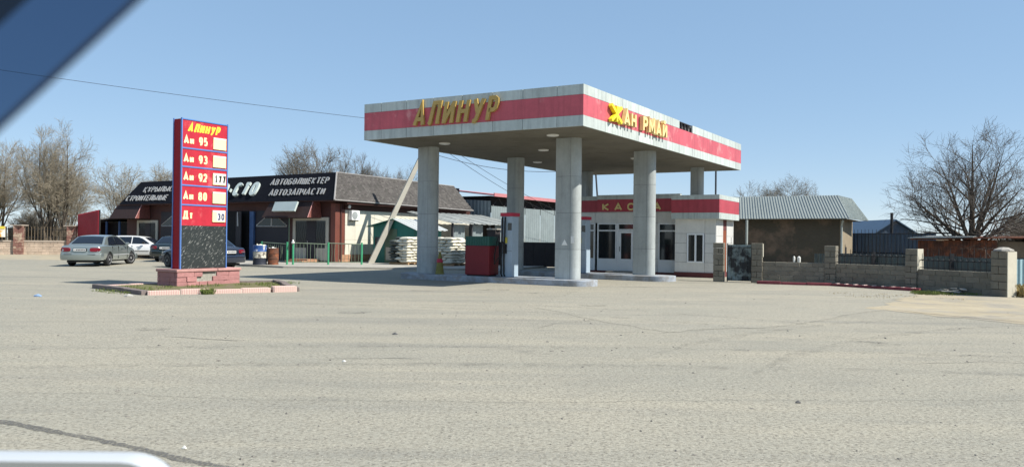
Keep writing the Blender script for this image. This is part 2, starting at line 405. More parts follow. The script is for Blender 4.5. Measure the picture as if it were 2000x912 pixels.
def struct(name, mb, m, **kw): return single(name, None, None, mb, m, 0, 0, 0, kind=kw.pop('kind', 'structure'), **kw)

UNIT = {}
def unit_block(m, chamfer=.03):
    """a 1 x 1 x 1 block with knocked-off edges, base centre at the origin"""
    if (m, chamfer) in UNIT: return UNIT[(m, chamfer)]
    c = chamfer; bm = bmesh.new(); bmesh.ops.create_cube(bm, size=1)
    bmesh.ops.bevel(bm, geom=bm.edges[:], offset=c, segments=1, affect='EDGES')
    bmesh.ops.translate(bm, verts=bm.verts, vec=(0, 0, .5))
    me = bpy.data.meshes.new('block'); bm.to_mesh(me); bm.free(); me.materials.append(MATS[m]); UNIT[(m, chamfer)] = me; return me

# sign-writer's block alphabet: centre lines of the strokes in a unit box, width first
def _arc(a0, a1, n=12, cx=.5, cy=.5, rx=.5, ry=.5):
    out = []
    for i in range(n + 1):
        t = R(a0 + (a1 - a0) * i / n); c, s_ = math.cos(t), math.sin(t); e = .78
        out.append((cx + rx * math.copysign(abs(c) ** e, c), cy + ry * math.copysign(abs(s_) ** e, s_)))
    return out
_I = [[(0, 1), (0, 0)], [(0, .02), (1, .98)], [(1, 1), (1, 0)]]
_K = [[(0, 0), (0, 1)], [(1, 1), (.08, .5), (1, 0)]]
_O = [_arc(0, 360, 20)]
ALPHA = {
 'А': (.78, [[(0, 0), (.5, 1), (1, 0)], [(.2, .28), (.8, .28)]]), 'Л': (.76, [[(-.05, 0), (.1, .08), (.28, 1), (1, 1), (1, 0)]]),
 'И': (.72, _I), 'Й': (.72, _I + [[(.25, 1.27), (.5, 1.19), (.75, 1.27)]]), 'Н': (.7, [[(0, 0), (0, 1)], [(1, 0), (1, 1)], [(0, .5), (1, .5)]]),
 'У': (.74, [[(0, 1), (.52, .38)], [(1, 1), (.46, .1), (.3, 0), (.05, 0)]]),
 'Р': (.66, [[(0, 0), (0, 1), (.6, 1), (.9, .92), (1, .74), (.9, .54), (.6, .45), (0, .45)]]),
 'Ж': (1.15, [[(.5, 0), (.5, 1)], [(0, 1), (.5, .52)], [(0, 0), (.5, .48)], [(1, 1), (.5, .52)], [(1, 0), (.5, .48)]]),
 'М': (.86, [[(0, 0), (0, 1), (.5, .3), (1, 1), (1, 0)]]), 'К': (.7, _K), 'Қ': (.7, _K + [[(1, .02), (1.04, -.2)]]),
 'С': (.72, [_arc(42, 318, 16)]), 'Т': (.7, [[(0, 1), (1, 1)], [(.5, 1), (.5, 0)]]), 'О': (.76, _O), 'Ө': (.76, _O + [[(0, .5), (1, .5)]]),
 'В': (.68, [[(0, 0), (0, 1), (.6, 1), (.88, .92), (.92, .75), (.85, .6), (.6, .53), (0, .53)], [(.6, .53), (.9, .45), (1, .27), (.9, .08), (.6, 0), (0, 0)]]),
 'Б': (.68, [[(.95, 1), (0, 1), (0, 0), (.6, 0), (.9, .08), (1, .28), (.9, .48), (.6, .56), (0, .56)]]),
 'Ш': (.98, [[(0, 1), (0, 0), (1, 0), (1, 1)], [(.5, 0), (.5, 1)]]), 'Е': (.62, [[(1, 1), (0, 1), (0, 0), (1, 0)], [(0, .5), (.85, .5)]]),
 'З': (.64, [[(0, .84), (.25, 1), (.65, 1), (.93, .86), (.93, .66), (.68, .53), (.35, .53)], [(.68, .53), (1, .4), (1, .14), (.7, 0), (.25, 0), (0, .16)]]),
 'П': (.7, [[(0, 0), (0, 1), (1, 1), (1, 0)]]), 'Ч': (.68, [[(0, 1), (0, .55), (.15, .42), (1, .42)], [(1, 1), (1, 0)]]),
 'Ұ': (.76, [[(0, 1), (.5, .45), (1, 1)], [(.5, .45), (.5, 0)], [(.15, .27), (.85, .27)]]),
 'Ы': (.95, [[(0, 1), (0, 0), (.38, 0), (.58, .08), (.64, .28), (.58, .48), (.38, .56), (0, .56)], [(1, 0), (1, 1)]]),
 'Ь': (.64, [[(0, 1), (0, 0), (.6, 0), (.9, .08), (1, .28), (.9, .48), (.6, .56), (0, .56)]]),
 'Д': (.8, [[(.16, .06), (.3, 1), (.84, 1), (.84, .06)], [(0, -.16), (0, .04), (1, .04), (1, -.16)]]),
 'и': (.6, [[(x, y * .7) for x, y in p] for p in _I]), 'т': (.56, [[(0, .7), (1, .7)], [(.5, .7), (.5, 0)]]),
 '-': (.4, [[(0, .42), (1, .42)]]), '1': (.36, [[(0, .78), (.8, 1), (.8, 0)]]), '7': (.62, [[(0, 1), (1, 1), (.4, 0)]]),
 '2': (.62, [[(0, .78), (.15, .95), (.5, 1), (.88, .93), (1, .74), (.9, .5), (0, 0), (1, 0)]]),
 '3': (.62, [[(0, .9), (.3, 1), (.7, 1), (.95, .86), (.95, .66), (.68, .53), (.35, .53)], [(.68, .53), (1, .4), (1, .14), (.7, 0), (.25, 0), (0, .12)]]),
 '0': (.62, _O), '5': (.62, [[(.95, 1), (.12, 1), (.06, .55), (.6, .6), (.92, .5), (1, .28), (.85, .06), (.5, 0), (0, .06)]]),
 '8': (.62, [_arc(0, 360, 16, .5, .26, .5, .26), _arc(0, 360, 16, .5, .76, .42, .24)]),
 '9': (.62, [_arc(0, 360, 16, .5, .69, .5, .31), [(1, .69), (.96, .35), (.75, .05), (.2, 0)]])}
def ribbon(pts, h):
    """mitred left and right edges of a centre line"""
    n = len(pts); closed = (Vector(pts[0]) - Vector(pts[-1])).length < 1e-6
    P = [Vector(p) for p in pts]; Lf, Rt = [], []
    for i in range(n):
        a = P[i] - P[i - 1] if i > 0 else (P[0] - P[-2] if closed else P[1] - P[0])
        b = P[i + 1] - P[i] if i < n - 1 else (P[1] - P[0] if closed else P[-1] - P[-2])
        a, b = a.normalized(), b.normalized(); na, nb = Vector((-a.y, a.x)), Vector((-b.y, b.x)); m_ = na + nb
        m_ = m_.normalized() if m_.length > 1e-4 else na
        k_ = h / max(.42, m_.dot(na)); Lf.append(P[i] + m_ * k_); Rt.append(P[i] - m_ * k_)
    return Lf, Rt
def letters(th, text, O, dx, up, width, height, depth, m, bold=.17, shear=.0, gap=.16, name='letter', joined=None, parent=None):
    """raised block letters from O along dx, up along up, standing out along dx x up"""
    O, dx, up = Vector(O), Vector(dx).normalized(), Vector(up).normalized(); nr = dx.cross(up).normalized()
    nat = sum((.45 if c == ' ' else ALPHA[c][0] + gap) for c in text) - gap; sx = width / nat; x = 0; alls = MB(); hb = bold * height / 2; out = []
    for ch in text:
        if ch == ' ': x += .45; continue
        wd, strokes = ALPHA[ch]; mb = alls if joined else MB()
        for si, s_ in enumerate(strokes):
            pts = [(x * sx + hb + px * (wd * sx - 2 * hb), hb + py * (height - 2 * hb)) for px, py in s_]
            Lf, Rt = ribbon(pts, hb); n = len(pts); d = depth - min(.0015, depth * .2) * si
            ring = []
            for z in (0, d):
                for q in (Lf, Rt): ring += [O + dx * (p.x + shear * p.y) + up * p.y + nr * z for p in q]
            fs = []
            for i in range(n - 1):
                fs += [(2 * n + i, 2 * n + i + 1, 3 * n + i + 1, 3 * n + i), (i, n + i, n + i + 1, i + 1), (i, i + 1, 2 * n + i + 1, 2 * n + i), (n + i, 3 * n + i, 3 * n + i + 1, n + i + 1)]
            fs += [(0, 2 * n, 3 * n, n), (n - 1, 2 * n - 1, 4 * n - 1, 3 * n - 1)]
            mb.add(ring, fs)
        x += wd + gap
        if not joined: out.append(th.part(name, mb, m, parent=parent))
    if joined: out.append(th.part(joined, alls, m, parent=parent))
    return out

# ------------------------------------------------------------------ ground
mb = MB(); mb.add([(-900, -300, 0), (900, -300, 0), (900, 1500, 0), (-900, 1500, 0)], [(0, 1, 2, 3)])
struct('ground', mb, 'asphalt')
def sheet(name, pts, z, m, jit=.12, step=.5, kind='structure', seed=1):
    rr = random.Random(seed); out = []
    for i in range(len(pts)):
        a, b = Vector(pts[i]), Vector(pts[(i + 1) % len(pts)]); n = max(1, int((b - a).length / step))
        for k in range(n):
            p = a.lerp(b, k / n); out.append((p.x + rr.uniform(-jit, jit), p.y + rr.uniform(-jit, jit), z))
    mb = MB(); mb.add(out, [tuple(range(len(out)))]); return struct(name, mb, m, kind=kind)
sheet('dirt_verge', [(8.3, 17.6), (9.0, 16.0), (10.2, 13.9), (30, 9), (40, 14), (26, 30), (15.0, 25.5), (14.2, 21.6), (13.4, 23.0), (12.3, 22.9), (10.3, 20.3)], .004, 'sand', .14, .35)
sheet('sandy_path', [(-60, 47.5), (-40, 44.0), (-24, 43.0), (-20, 46), (-16.5, 47.5), (-30, 56), (-60, 54)], .004, 'sand', .25, .8, seed=3)
sheet('old_asphalt', [(2.56, 12.66), (3.4, 13.2), (4.56, 13.56), (5.8, 14.6), (7.2, 16.2), (8.4, 17.3), (10.2, 20.3), (12.0, 22.8), (12.9, 23.9), (11.0, 26.4), (8.7, 27.2), (5, 27), (2.2, 23.5), (.5, 17)], .003, 'asphalt_old', .10, .3, seed=6)
q = [st(-27.5, 5.6), st(-18.0, 5.3), st(-10.5, 9.2), st(-8.9, 11.0), st(-10.0, 24), st(-27.5, 24)]
mb = MB(); mb.prism([(p.x, p.y) for p in q], -.05, .09); struct('pavement', mb, 'concrete')

def strip(name, pts, wd, z, m, seed=1, step=.12, jit=.04, kind='stuff', taper=True):
    rr = random.Random(seed); P = [Vector(p) for p in pts]; line = []
    for a, b in zip(P, P[1:]):
        n = max(1, int((b - a).length / step)); line += [a.lerp(b, k / n) for k in range(n)]
    line.append(P[-1]); vs = []; N = len(line); o = 0
    for i, p in enumerate(line):
        d = (line[min(i + 1, N - 1)] - line[max(i - 1, 0)]).normalized(); nn = Vector((-d.y, d.x)); o = o * .8 + rr.uniform(-jit, jit)
        ww = wd * rr.uniform(.55, 1.25) * (min(1, .25 + 4 * min(i, N - 1 - i) / N) if taper else 1)
        for s in (-1, 1): vs.append((p.x + nn.x * (o + s * ww / 2), p.y + nn.y * (o + s * ww / 2), z))
    mb = MB(); mb.add(vs, [(2 * i, 2 * i + 2, 2 * i + 3, 2 * i + 1) for i in range(N - 1)])
    return struct(name, mb, m, kind=kind)
strip('tar_line', [(-5.2, 6.7), (-4.17, 6.25), (-3.62, 5.98), (-3.03, 5.69), (-2.5, 5.40), (-1.89, 5.09), (-1.2, 4.8)], .085, .004, 'tar', 2, .06, .006, taper=False)
for k, (pts, wd) in enumerate([
    ([(-1.6, 12.5), (.2, 12.35), (1.0, 12.6), (2.56, 12.65), (3.4, 13.2), (4.56, 13.56), (5.8, 14.6), (7.2, 16.2), (8.4, 17.3)], .009),
    ([(8.7, 17.4), (9.1, 16.4), (9.9, 15.2), (10.6, 14.0)], .05),
    ([(-7, 7.6), (-4, 7.35), (0, 7.2), (4, 7.5), (7, 7.7)], .006),
    ([(-9.5, 26.2), (-13, 25.4), (-18, 26.8), (-24, 27.4)], .03),
    ([(.4, 13.0), (.8, 13.9), (1.7, 14.6)], .016),
    ([(5.0, 9.6), (6.2, 9.9), (7.6, 9.7)], .014), ([(-2.4, 9.6), (-1.7, 9.75), (-1.1, 9.7)], .02), ([(-5.2, 11.5), (-4.3, 11.2), (-3.8, 11.15)], .03)]):
    strip('crack', pts, wd, .004, 'asphalt_crack', 10 + k)
for k, (c, r0, r1, a0, a1) in enumerate([((-6, 2), 15.2, 15.45, 40, 105), ((-6, 2), 16.7, 16.95, 42, 100), ((14, 2), 13.0, 13.25, 95, 150), ((14, 2), 14.5, 14.75, 98, 148), ((1, -30), 39.2, 39.45, 78, 104), ((1, -30), 40.7, 40.95, 78, 103)]):
    rm = (r0 + r1) / 2; strip('tyre_mark', [(c[0] + rm * math.cos(R(a0 + (a1 - a0) * i / 14)), c[1] + rm * math.sin(R(a0 + (a1 - a0) * i / 14))) for i in range(15)], .24, .006, 'tyre_mark', 60 + k, .25, .01)
rs = random.Random(44)
for k, (x, y, s_) in enumerate([(-.6, 22.6, .5), (.6, 21.4, .35), (-2.4, 21.9, .4), (3.9, 24.6, .5), (4.6, 22.9, .3), (-6.5, 27.0, .5), (1.9, 17.6, .3), (-3.2, 15.4, .35), (5.6, 11.6, .28), (-5.8, 12.4, .3), (-17.8, 34.0, .5), (-21.5, 40.5, .6)]):
    sheet('oil_stain', [(x + s_ * 1.5 * math.cos(t_ * .785) * rs.uniform(.5, 1.1), y + s_ * math.sin(t_ * .785) * rs.uniform(.5, 1.1)) for t_ in range(8)], .008, 'oil_stain', .05, .12, 'stuff', 80 + k)
rr = random.Random(5); mb = MB()
for i in range(700):
    y = 4.6 + 19 * rr.random() ** 1.7; x = rr.uniform(-.75, .75) * y; s = rr.choice([.005, .006, .008, .009, .012, .016]) * (1 if y < 9 else 1.35)
    h = s * rr.uniform(.5, .9); a = rr.uniform(0, 6.3); ca, sa = math.cos(a), math.sin(a); e = rr.uniform(.8, 1.8)
    vs = [(x + ca * s * e * u - sa * s * v, y + sa * s * e * u + ca * s * v, z) for u, v, z in ((-1, -.4, 0), (.2, -1, 0), (1, .1, 0), (0, .9, 0), (-.3, -.2, h), (.3, .1, h * .8))]
    mb.add(vs, [(0, 1, 4), (1, 2, 5), (1, 5, 4), (2, 3, 5), (3, 4, 5), (3, 0, 4)])
struct('loose_stones', mb, 'pebble', kind='stuff')

# ------------------------------------------------------------------ fuel canopy
E1 = Vector((-8.05, -.25, 0)) / 8.054; E2 = Vector((.5, 16.1, 0)) / 16.108
LW, LD = 8.15, 16.2; ZS, ZT = 4.82, 6.04
def cn(s, t, z): p = E1 * s + E2 * t; return Vector((p.x, p.y, z))
can = Thing('fuel_canopy', 'large flat fuel station canopy with red striped grey fascia on six clad columns', 'canopy', -4, 8)
mb = MB(); i_ = .03
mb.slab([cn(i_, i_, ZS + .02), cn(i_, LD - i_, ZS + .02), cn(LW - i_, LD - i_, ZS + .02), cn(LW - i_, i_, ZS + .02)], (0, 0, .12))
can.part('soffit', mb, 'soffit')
mb = MB(); mb.slab([cn(.12, .12, ZS + .15), cn(.12, LD - .12, ZS + .15), cn(LW - .12, LD - .12, ZS + .15), cn(LW - .12, .12, ZS + .15)], (0, 0, ZT - ZS - .17))
can.part('core', mb, 'joint_dark')
def fascia(side, s0, s1, z0, z1, m, proud=.0, g=.008):
    th = .06
    def P(s, z, o):
        if side == 0: return E1 * s + Vector((E2.x, E2.y, 0)) * (-o) + Vector((0, 0, z))
        if side == 1: return E2 * s - E1 * o + Vector((0, 0, z))
        if side == 2: return E1 * LW + E2 * s + E1 * o + Vector((0, 0, z))
        return E2 * LD + E1 * s + E2 * o + Vector((0, 0, z))
    a, b = s0 + g, s1 - g; mb = MB()
    mb.hull8([P(a, z0, proud), P(b, z0, proud), P(b, z0, -th), P(a, z0, -th)], [P(a, z1, proud), P(b, z1, proud), P(b, z1, -th), P(a, z1, -th)])
    can.part('fascia_panel', mb, m)
J0 = [0, .85, 2.0, 3.06, 4.18, 5.28, 6.36, 7.41, LW]; J1 = [0, 1.5, 2.75, 4.05, 5.35, 6.65, 7.95, 9.4, 10.7, 11.9, 13.1, 14.3, 15.3, LD]
for side, J in ((0, J0), (1, J1), (2, J1), (3, J0)):
    for a, b in zip(J, J[1:]):
        fascia(side, a, b, ZS, 5.135, 'fascia_grey')
        if not (side == 1 and abs(a - 7.95) < .01): fascia(side, a, b, 5.745, ZT, 'fascia_grey')
    step = 3 if side in (1, 2) else 4
    for k in range(0, len(J) - 1, step):
        fascia(side, J[k], J[min(k + step, len(J) - 1)], 5.14, 5.74, 'fascia_red', -.006, .004)
mb = MB()
for s in (8.3, 8.65, 9.0):
    p = E2 * s; mb.box(p.x - .1, p.x - .04, p.y - .02, p.y + .02, 5.75, 6.02)
p, q = E2 * 7.97, E2 * 9.38
mb.hull8([(p.x - .11, p.y, 6.0), (p.x - .03, p.y, 6.0), (q.x - .03, q.y, 6.0), (q.x - .11, q.y, 6.0)], [(p.x - .11, p.y, 6.03), (p.x - .03, p.y, 6.03), (q.x - .03, q.y, 6.03), (q.x - .11, q.y, 6.03)])
can.part('bare_bracket', mb, 'steel_dark')

def stadium(cx, cy, ln, wd, n=10):
    h = (ln - wd) / 2; r = wd / 2; pts = []
    for k in range(n + 1):
        t = -math.pi / 2 + math.pi * k / n; pts.append((cx + h + r * math.cos(t), cy + r * math.sin(t)))
    for k in range(n + 1):
        t = math.pi / 2 + math.pi * k / n; pts.append((cx - h + r * math.cos(t), cy + r * math.sin(t)))
    return pts
def dshape(cx, cy, ln, wd, n=12):
    """square at the far end, round at the near end"""
    r = wd / 2; x1 = cx + ln / 2 - r; pts = []
    for k in range(n + 1):
        t = -math.pi / 2 + math.pi * k / n; pts.append((x1 + r * math.cos(t), cy + r * math.sin(t)))
    return pts + [(cx - ln / 2, cy + r), (cx - ln / 2, cy - r)]
def column(cx, cy, zb, ln, ztop=ZS + .03):
    mb = MB(); mb.prism(dshape(cx, cy, ln - .04, .46 if ln > .6 else .40), zb, ztop)
    c = can.part('column', mb, 'joint_dark', smooth=30)
    zs = [zb] + [z for z in (1.18, 2.38, 3.58) if z > zb + .3] + [ztop]
    pts = dshape(cx, cy, ln, .50 if ln > .6 else .44); n = len(pts); h = n - 3
    for z0, z1 in zip(zs, zs[1:]):
        for idx in (list(range(0, h + 1)), [h, h + 1], [h + 1, h + 2], [h + 2, 0]):
            q = [Vector((*pts[i], 0)) for i in idx]
            # thin curved cladding panel, joints left open
            d0 = (q[1] - q[0]).normalized() * .004; d1_ = (q[-2] - q[-1]).normalized() * .004
            q[0] = q[0] + d0; q[-1] = q[-1] + d1_
            inn = [p + (Vector((cx, cy, 0)) - p).normalized() * .018 for p in q]; mb = MB(); k = len(q)
            vs = [(p.x, p.y, z) for z in (z0 + .004, z1 - .004) for p in q + inn[::-1]]
            m_ = 2 * k
            fs = [tuple(range(m_)), tuple(range(m_, 2 * m_))] + [(i, (i + 1) % m_, m_ + (i + 1) % m_, m_ + i) for i in range(m_)]
            mb.add(vs, fs); can.part('cladding_panel', mb, 'column_panel', parent=c, smooth=35)
    return c
COLS = [(-1.70, 2.6, .2, .80), (-7.47, 2.6, .2, .72), (-.80, 7.2, .2, .78), (-6.43, 7.2, .2, .64), (-.96, 14.25, 0, .55), (-6.5, 14.25, 0, .55)]
for x, y, zb, ln in COLS: column(x, y, zb, ln)
for x, y in ((-6.2, 1.75), (-6.4, 8.9), (-1.78, 1.5), (-2.0, 9.2), (-4.0, 5.0)):
    mb = MB(); mb.lathe([(.20, ZS + .021), (.20, ZS - .004), (.18, ZS - .018), (.10, ZS - .028), (.0, ZS - .03)], 20, (x, y, 0)); can.part('ceiling_lamp', mb, 'lamp_white', smooth=40)
# raised letters
O = E1 * 6.06 - E2 * .0
letters(can, 'АЛИНУР', (O.x, O.y, 5.12), -E1, (0, 0, 1), 3.15, .80, .09, 'letter_gold', .155, .2, .22)
def rl(text, s, z, wdt, hgt, dep, m, bold=.2): letters(can, text, E2 * s + Vector((.02, 0, z)), E2, (0, 0, 1), wdt, hgt, dep, m, bold, 0, .2)
rl('Ж', 1.62, 5.15, .84, .58, .13, 'letter_yellow', .17)
rl('АН', 2.55, 5.16, .96, .50, .14, 'letter_pale', .2)
rl('А', 3.55, 5.20, .32, .36, .01, 'letter_pink', .12)
rl('РМАЙ', 4.08, 5.14, 2.2, .52, .14, 'letter_pale', .2)
mb = MB(); mb.slab([(-1.86, 2.347, 1.32), (-1.64, 2.347, 1.32), (-1.75, 2.347, 1.51)], (0, .003, 0)); can.part('warning_sticker', mb, 'lamp_white')
mb = MB(); mb.slab([(-1.52, 2.345, 1.38), (-1.40, 2.352, 1.38), (-1.40, 2.352, 1.62), (-1.52, 2.345, 1.62)], (0, .003, 0)); can.part('sticker', mb, 'lamp_white')

# ------------------------------------------------------------------ islands, dispensers
ISL = []
for k, (x0, x1, y, lab) in enumerate([(-8.6, -.72, 2.6, 'painted concrete pump island under the near pair of columns'), (-7.6, .38, 7.2, 'painted concrete pump island in front of the cashier kiosk')]):
    mb = MB(); pts = stadium((x0 + x1) / 2, y, x1 - x0, 1.25, 10); mb.prism(pts, -.02, .20)
    o = single('pump_island', lab, 'kerb', mb, 'kerb_paint', (x0 + x1) / 2, y, 0, 'S', smooth=30, group='pump islands', bevel=.02)
def dispenser(x, y, label):
    t = Thing('fuel_dispenser', label, 'fuel pump', x, y, .2, group='fuel dispensers')
    mb = MB(); mb.box(x - .20, x + .24, y - .22, y + .22, .2, 2.28); t.part('body', mb, 'pump_blue', bevel=.015)
    mb = MB(); mb.box(x - .23, x + .27, y - .25, y + .25, 2.28, 2.40); t.part('cap', mb, 'pump_red', bevel=.01)
    mb = MB(); mb.box(x - .202, x - .02, y - .235, y - .221, .25, 2.2); t.part('hose_bay', mb, 'pump_blue')
    mb = MB(); mb.box(x - .10, x + .04, y - .28, y - .221, 1.0, 1.32); t.part('nozzle_holster', mb, 'rubber', bevel=.01)
    n = MB(); n.tube([(x - .03, y - .30, 1.02), (x - .03, y - .33, 1.2), (x - .03, y - .34, 1.36), (x - .07, y - .36, 1.42)], [.03, .035, .03, .015], 8); no = t.part('nozzle', n, 'rubber', smooth=40)
    mb = MB(); mb.box(x - .02, x + .05, y - .29, y - .222, 1.36, 1.56); t.part('tag', mb, 'yellow', parent=no)
    for dx in (-.14, -.03):
        pth = [(x + dx, y - .24, 2.25)] + [(x + dx + .02 * math.sin(i * .8), y - .27 - .03 * math.sin(i * .5), 2.25 - i * .29) for i in range(1, 7)] + [(x + dx - .03, y - .26, .3), (x + dx, y - .24, .215)]
        mb = MB(); mb.tube(pth, .028, 8); t.part('hose', mb, 'rubber', smooth=40)
    mb = MB(); mb.tube([(x - .08, y - .33, 1.02), (x - .22, y - .42, .8), (x - .36, y - .38, .62), (x - .42, y - .30, .9), (x - .30, y - .26, 1.6)], .018, 6); t.part('hose', mb, 'rubber', smooth=40)
    mb = MB(); mb.box(x + .06, x + .22, y - .2225, y - .2205, 1.8, 2.05); t.part('display', mb, 'glass_dark')
    mb = MB(); mb.box(x + .03, x + .235, y - .222, y - .2205, 1.085, 1.095); t.part('seam', mb, 'joint_dark')
dispenser(-4.02, 2.62, 'pale blue fuel dispenser with red cap beside the red cabinet')
dispenser(-3.42, 7.25, 'pale blue fuel dispenser with red cap by the kiosk windows')
t = Thing('pump_cabinet', 'dark red metal cabinet with green ribbed lid on the near pump island', 'cabinet', -5.0, 2.45, .2)
mb = MB(); mb.box(-5.52, -4.52, 2.10, 2.75, .24, 1.26); t.part('body', mb, 'cabinet_red', bevel=.03)
mb = MB(); mb.box(-5.46, -4.58, 2.16, 2.69, .2, .24); t.part('base', mb, 'steel_dark')
mb = MB(); mb.corrugated((-5.50, 2.12), (-4.54, 2.12), 1.26, 1.58, .1, .015); mb.box(-5.50, -4.54, 2.14, 2.73, 1.26, 1.575); t.part('ribbed_lid', mb, 'cabinet_green')
t = Thing('traffic_cone', 'faded olive traffic cone with a red band against the left front column', 'cone', -6.82, 2.4, .2)
mb = MB(); mb.lathe([(.17, .2), (.155, .24), (.13, .45), (.105, .62)], 16, (-6.82, 2.4, 0)); t.part('body', mb, 'cone_olive', smooth=50)
mb = MB(); mb.lathe([(.115, .62), (.12, .66), (.10, .74), (.085, .76)], 16, (-6.82, 2.4, 0)); t.part('red_band', mb, 'rust' if 0 else 'pump_red', smooth=50)
mb = MB(); mb.lathe([(.08, .76), (.055, .9), (.035, .98), (.0, .99)], 16, (-6.82, 2.4, 0)); t.part('tip', mb, 'cone_olive', smooth=50)

# ------------------------------------------------------------------ cashier kiosk
k = Thing('cashier_kiosk', 'low grey panelled cashier kiosk with red fascia band and white framed windows', 'kiosk', -2.5, 12)
YB, YC = 11.6, 10.7
mb = MB(); mb.box(-5.9, -.85, YB + .25, 13.6, 0, 3.2); k.part('inner_wall', mb, 'painted_void')
mb = MB(); mb.box(-.8, .86, YC + .05, 13.36, 0, 2.6); k.part('wall_core', mb, 'joint_dark')
mb = MB(); mb.box(-5.9, -.8, YB - .05, YB + .2, 0, .12); mb.box(-.83, .93, YC - .05, YC, 0, .2); mb.box(.9, .95, YC, 13.4, 0, .2); k.part('plinth', mb, 'kiosk_plinth')
# right block: panels
for z0, z1 in ((.2, .62), (.62, 1.0), (1.0, 1.4), (1.4, 1.8), (1.8, 2.42)):
    for x0, x1 in ((-.82, -.32), (.44, .9)) if .6 < z0 < 1.8 else ((-.82, .44), (.44, .9)):
        mb = MB(); mb.box(x0 + .005, x1 - .005, YC, YC + .04, z0 + .005, z1 - .005); k.part('wall_panel', mb, 'kiosk_panel')
for y0, y1 in ((YC + .05, 11.75), (12.3, 13.4)):
    for z0, z1 in ((.2, .95), (.95, 1.7), (1.7, 2.42)):
        mb = MB(); mb.box(.86, .9, y0 + .004, y1 - .004, z0 + .004, z1 - .004); k.part('wall_panel', mb, 'kiosk_white')
mb = MB(); mb.box(.865, .885, 11.75, 12.3, .2, 1.95); k.part('side_door', mb, 'door_orange')
mb = MB(); mb.box(.868, .892, 11.75, 12.3, 1.95, 2.4); k.part('transom', mb, 'kiosk_plinth')
def kwin(x0, x1, z0, z1, y, cols=1, transom=None, name='window', low=None):
    fr = MB(); t_ = .06
    fr.box(x0, x0 + t_, y - .03, y + .05, z0, z1); fr.box(x1 - t_, x1, y - .03, y + .05, z0, z1)
    fr.box(x0 + t_, x1 - t_, y - .03, y + .05, z0, z0 + t_); fr.box(x0 + t_, x1 - t_, y - .03, y + .05, z1 - t_, z1)
    if transom: fr.box(x0 + t_, x1 - t_, y - .03, y + .05, transom, transom + t_)
    for c in range(1, cols):
        xm = x0 + (x1 - x0) * c / cols; fr.box(xm - .035, xm + .035, y - .03, y + .05, z0 + t_, z1 - t_)
    f = k.part(name, fr, 'pvc')
    rows = [(z0 + t_, (transom or z1 - t_))] + ([(transom + t_, z1 - t_)] if transom else [])
    for r0, r1 in rows:
        for c in range(cols):
            a = x0 + t_ + (x1 - x0 - 2 * t_) * c / cols; b = x0 + t_ + (x1 - x0 - 2 * t_) * (c + 1) / cols
            g = MB(); g.box(a, b, y + .012, y + .02, r0, r1); k.part('pane', g, 'glass_dark', parent=f)
    if low:
        g = MB(); g.box(x0, x1, y - .02, y + .05, low, z0); k.part('lower_panel', g, 'pvc', parent=f)
kwin(-.30, .42, .60, 1.80, YC, 2)
kwin(-4.74, -3.80, .60, 2.25, YB, 1, 1.88, low=.12)
kwin(-1.86, -.98, .60, 2.25, YB, 1, 1.88, low=.12)
kwin(-5.78, -4.86, .60, 2.25, YB, 1, 1.88, low=.12)
# door with transom
mb = MB()
for x0, x1 in ((-3.79, -3.70), (-2.98, -2.90)): mb.box(x0, x1, YB - .03, YB + .05, .12, 2.25)
mb.box(-3.70, -2.98, YB - .03, YB + .05, 2.19, 2.25); mb.box(-3.70, -2.98, YB - .03, YB + .05, 1.92, 1.98)
fr = k.part('door_frame', mb, 'pvc')
mb = MB(); mb.box(-3.70, -2.98, YB + .012, YB + .02, 1.98, 2.19); k.part('pane', mb, 'glass_dark', parent=fr)
mb = MB(); mb.box(-3.69, -3.58, YB - .045, YB + .02, .13, 1.91); mb.box(-3.10, -2.99, YB - .045, YB + .02, .13, 1.91); mb.box(-3.58, -3.10, YB - .045, YB + .02, .13, .66); mb.box(-3.58, -3.10, YB - .045, YB + .02, 1.80, 1.91)
dr = k.part('door', mb, 'pvc')
mb = MB(); mb.box(-3.58, -3.10, YB - .01, YB, .66, 1.80); k.part('pane', mb, 'glass_dark', parent=dr)
mb = MB(); mb.tube([(-3.63, YB - .05, 1.0), (-3.63, YB - .09, 1.02), (-3.63, YB - .09, 1.18), (-3.63, YB - .05, 1.2)], .012, 6); k.part('handle', mb, 'steel_dark', parent=dr)
# wall between the openings, band of panels over them
for x0, x1 in ((-2.89, -1.87), (-.97, -.84), (-5.9, -5.79)):
    for z0, z1 in ((.12, .7), (.7, 1.4), (1.4, 2.25)):
        mb = MB(); mb.box(x0 + .003, x1 - .003, YB, YB + .04, z0 + .004, z1 - .004); k.part('wall_panel', mb, 'kiosk_panel')
mb = MB(); mb.box(-5.9, -.84, YB + .05, YB + .24, 2.25, 3.4); k.part('lintel', mb, 'joint_dark')
for x0, x1 in ((-5.9, -4.85), (-4.85, -3.8), (-3.8, -2.9), (-2.9, -1.9), (-1.9, -.86)):
    mb = MB(); mb.box(x0 + .004, x1 - .004, YB - .01, YB + .05, 2.255, 2.715); k.part('wall_panel', mb, 'kiosk_panel')
def kf(x0, x1, y, za, zb_, zc, zd, yb=.2):
    for z0, z1, m_, pr in ((za, zb_, 'fascia_grey', 0), (zb_ + .004, zc - .004, 'kiosk_red_shaded', .006), (zc, zd, 'fascia_grey', 0)):
        n = max(1, round((x1 - x0) / 1.1)) if m_ != 'kiosk_red_shaded' else 1
        for i in range(n):
            mb = MB(); mb.box(x0 + (x1 - x0) * i / n + .004, x0 + (x1 - x0) * (i + 1) / n - .004, y + pr, y + yb, z0, z1); k.part('fascia_panel', mb, m_)
kf(-4.72, -.86, YB - .12, 2.72, 2.74, 3.30, 3.50)
kf(-5.9, -4.724, YB - .03, 2.72, 2.74, 3.27, 3.46)
kf(-.855, 1.14, YC - .4, 2.39, 2.64, 3.18, 3.36)
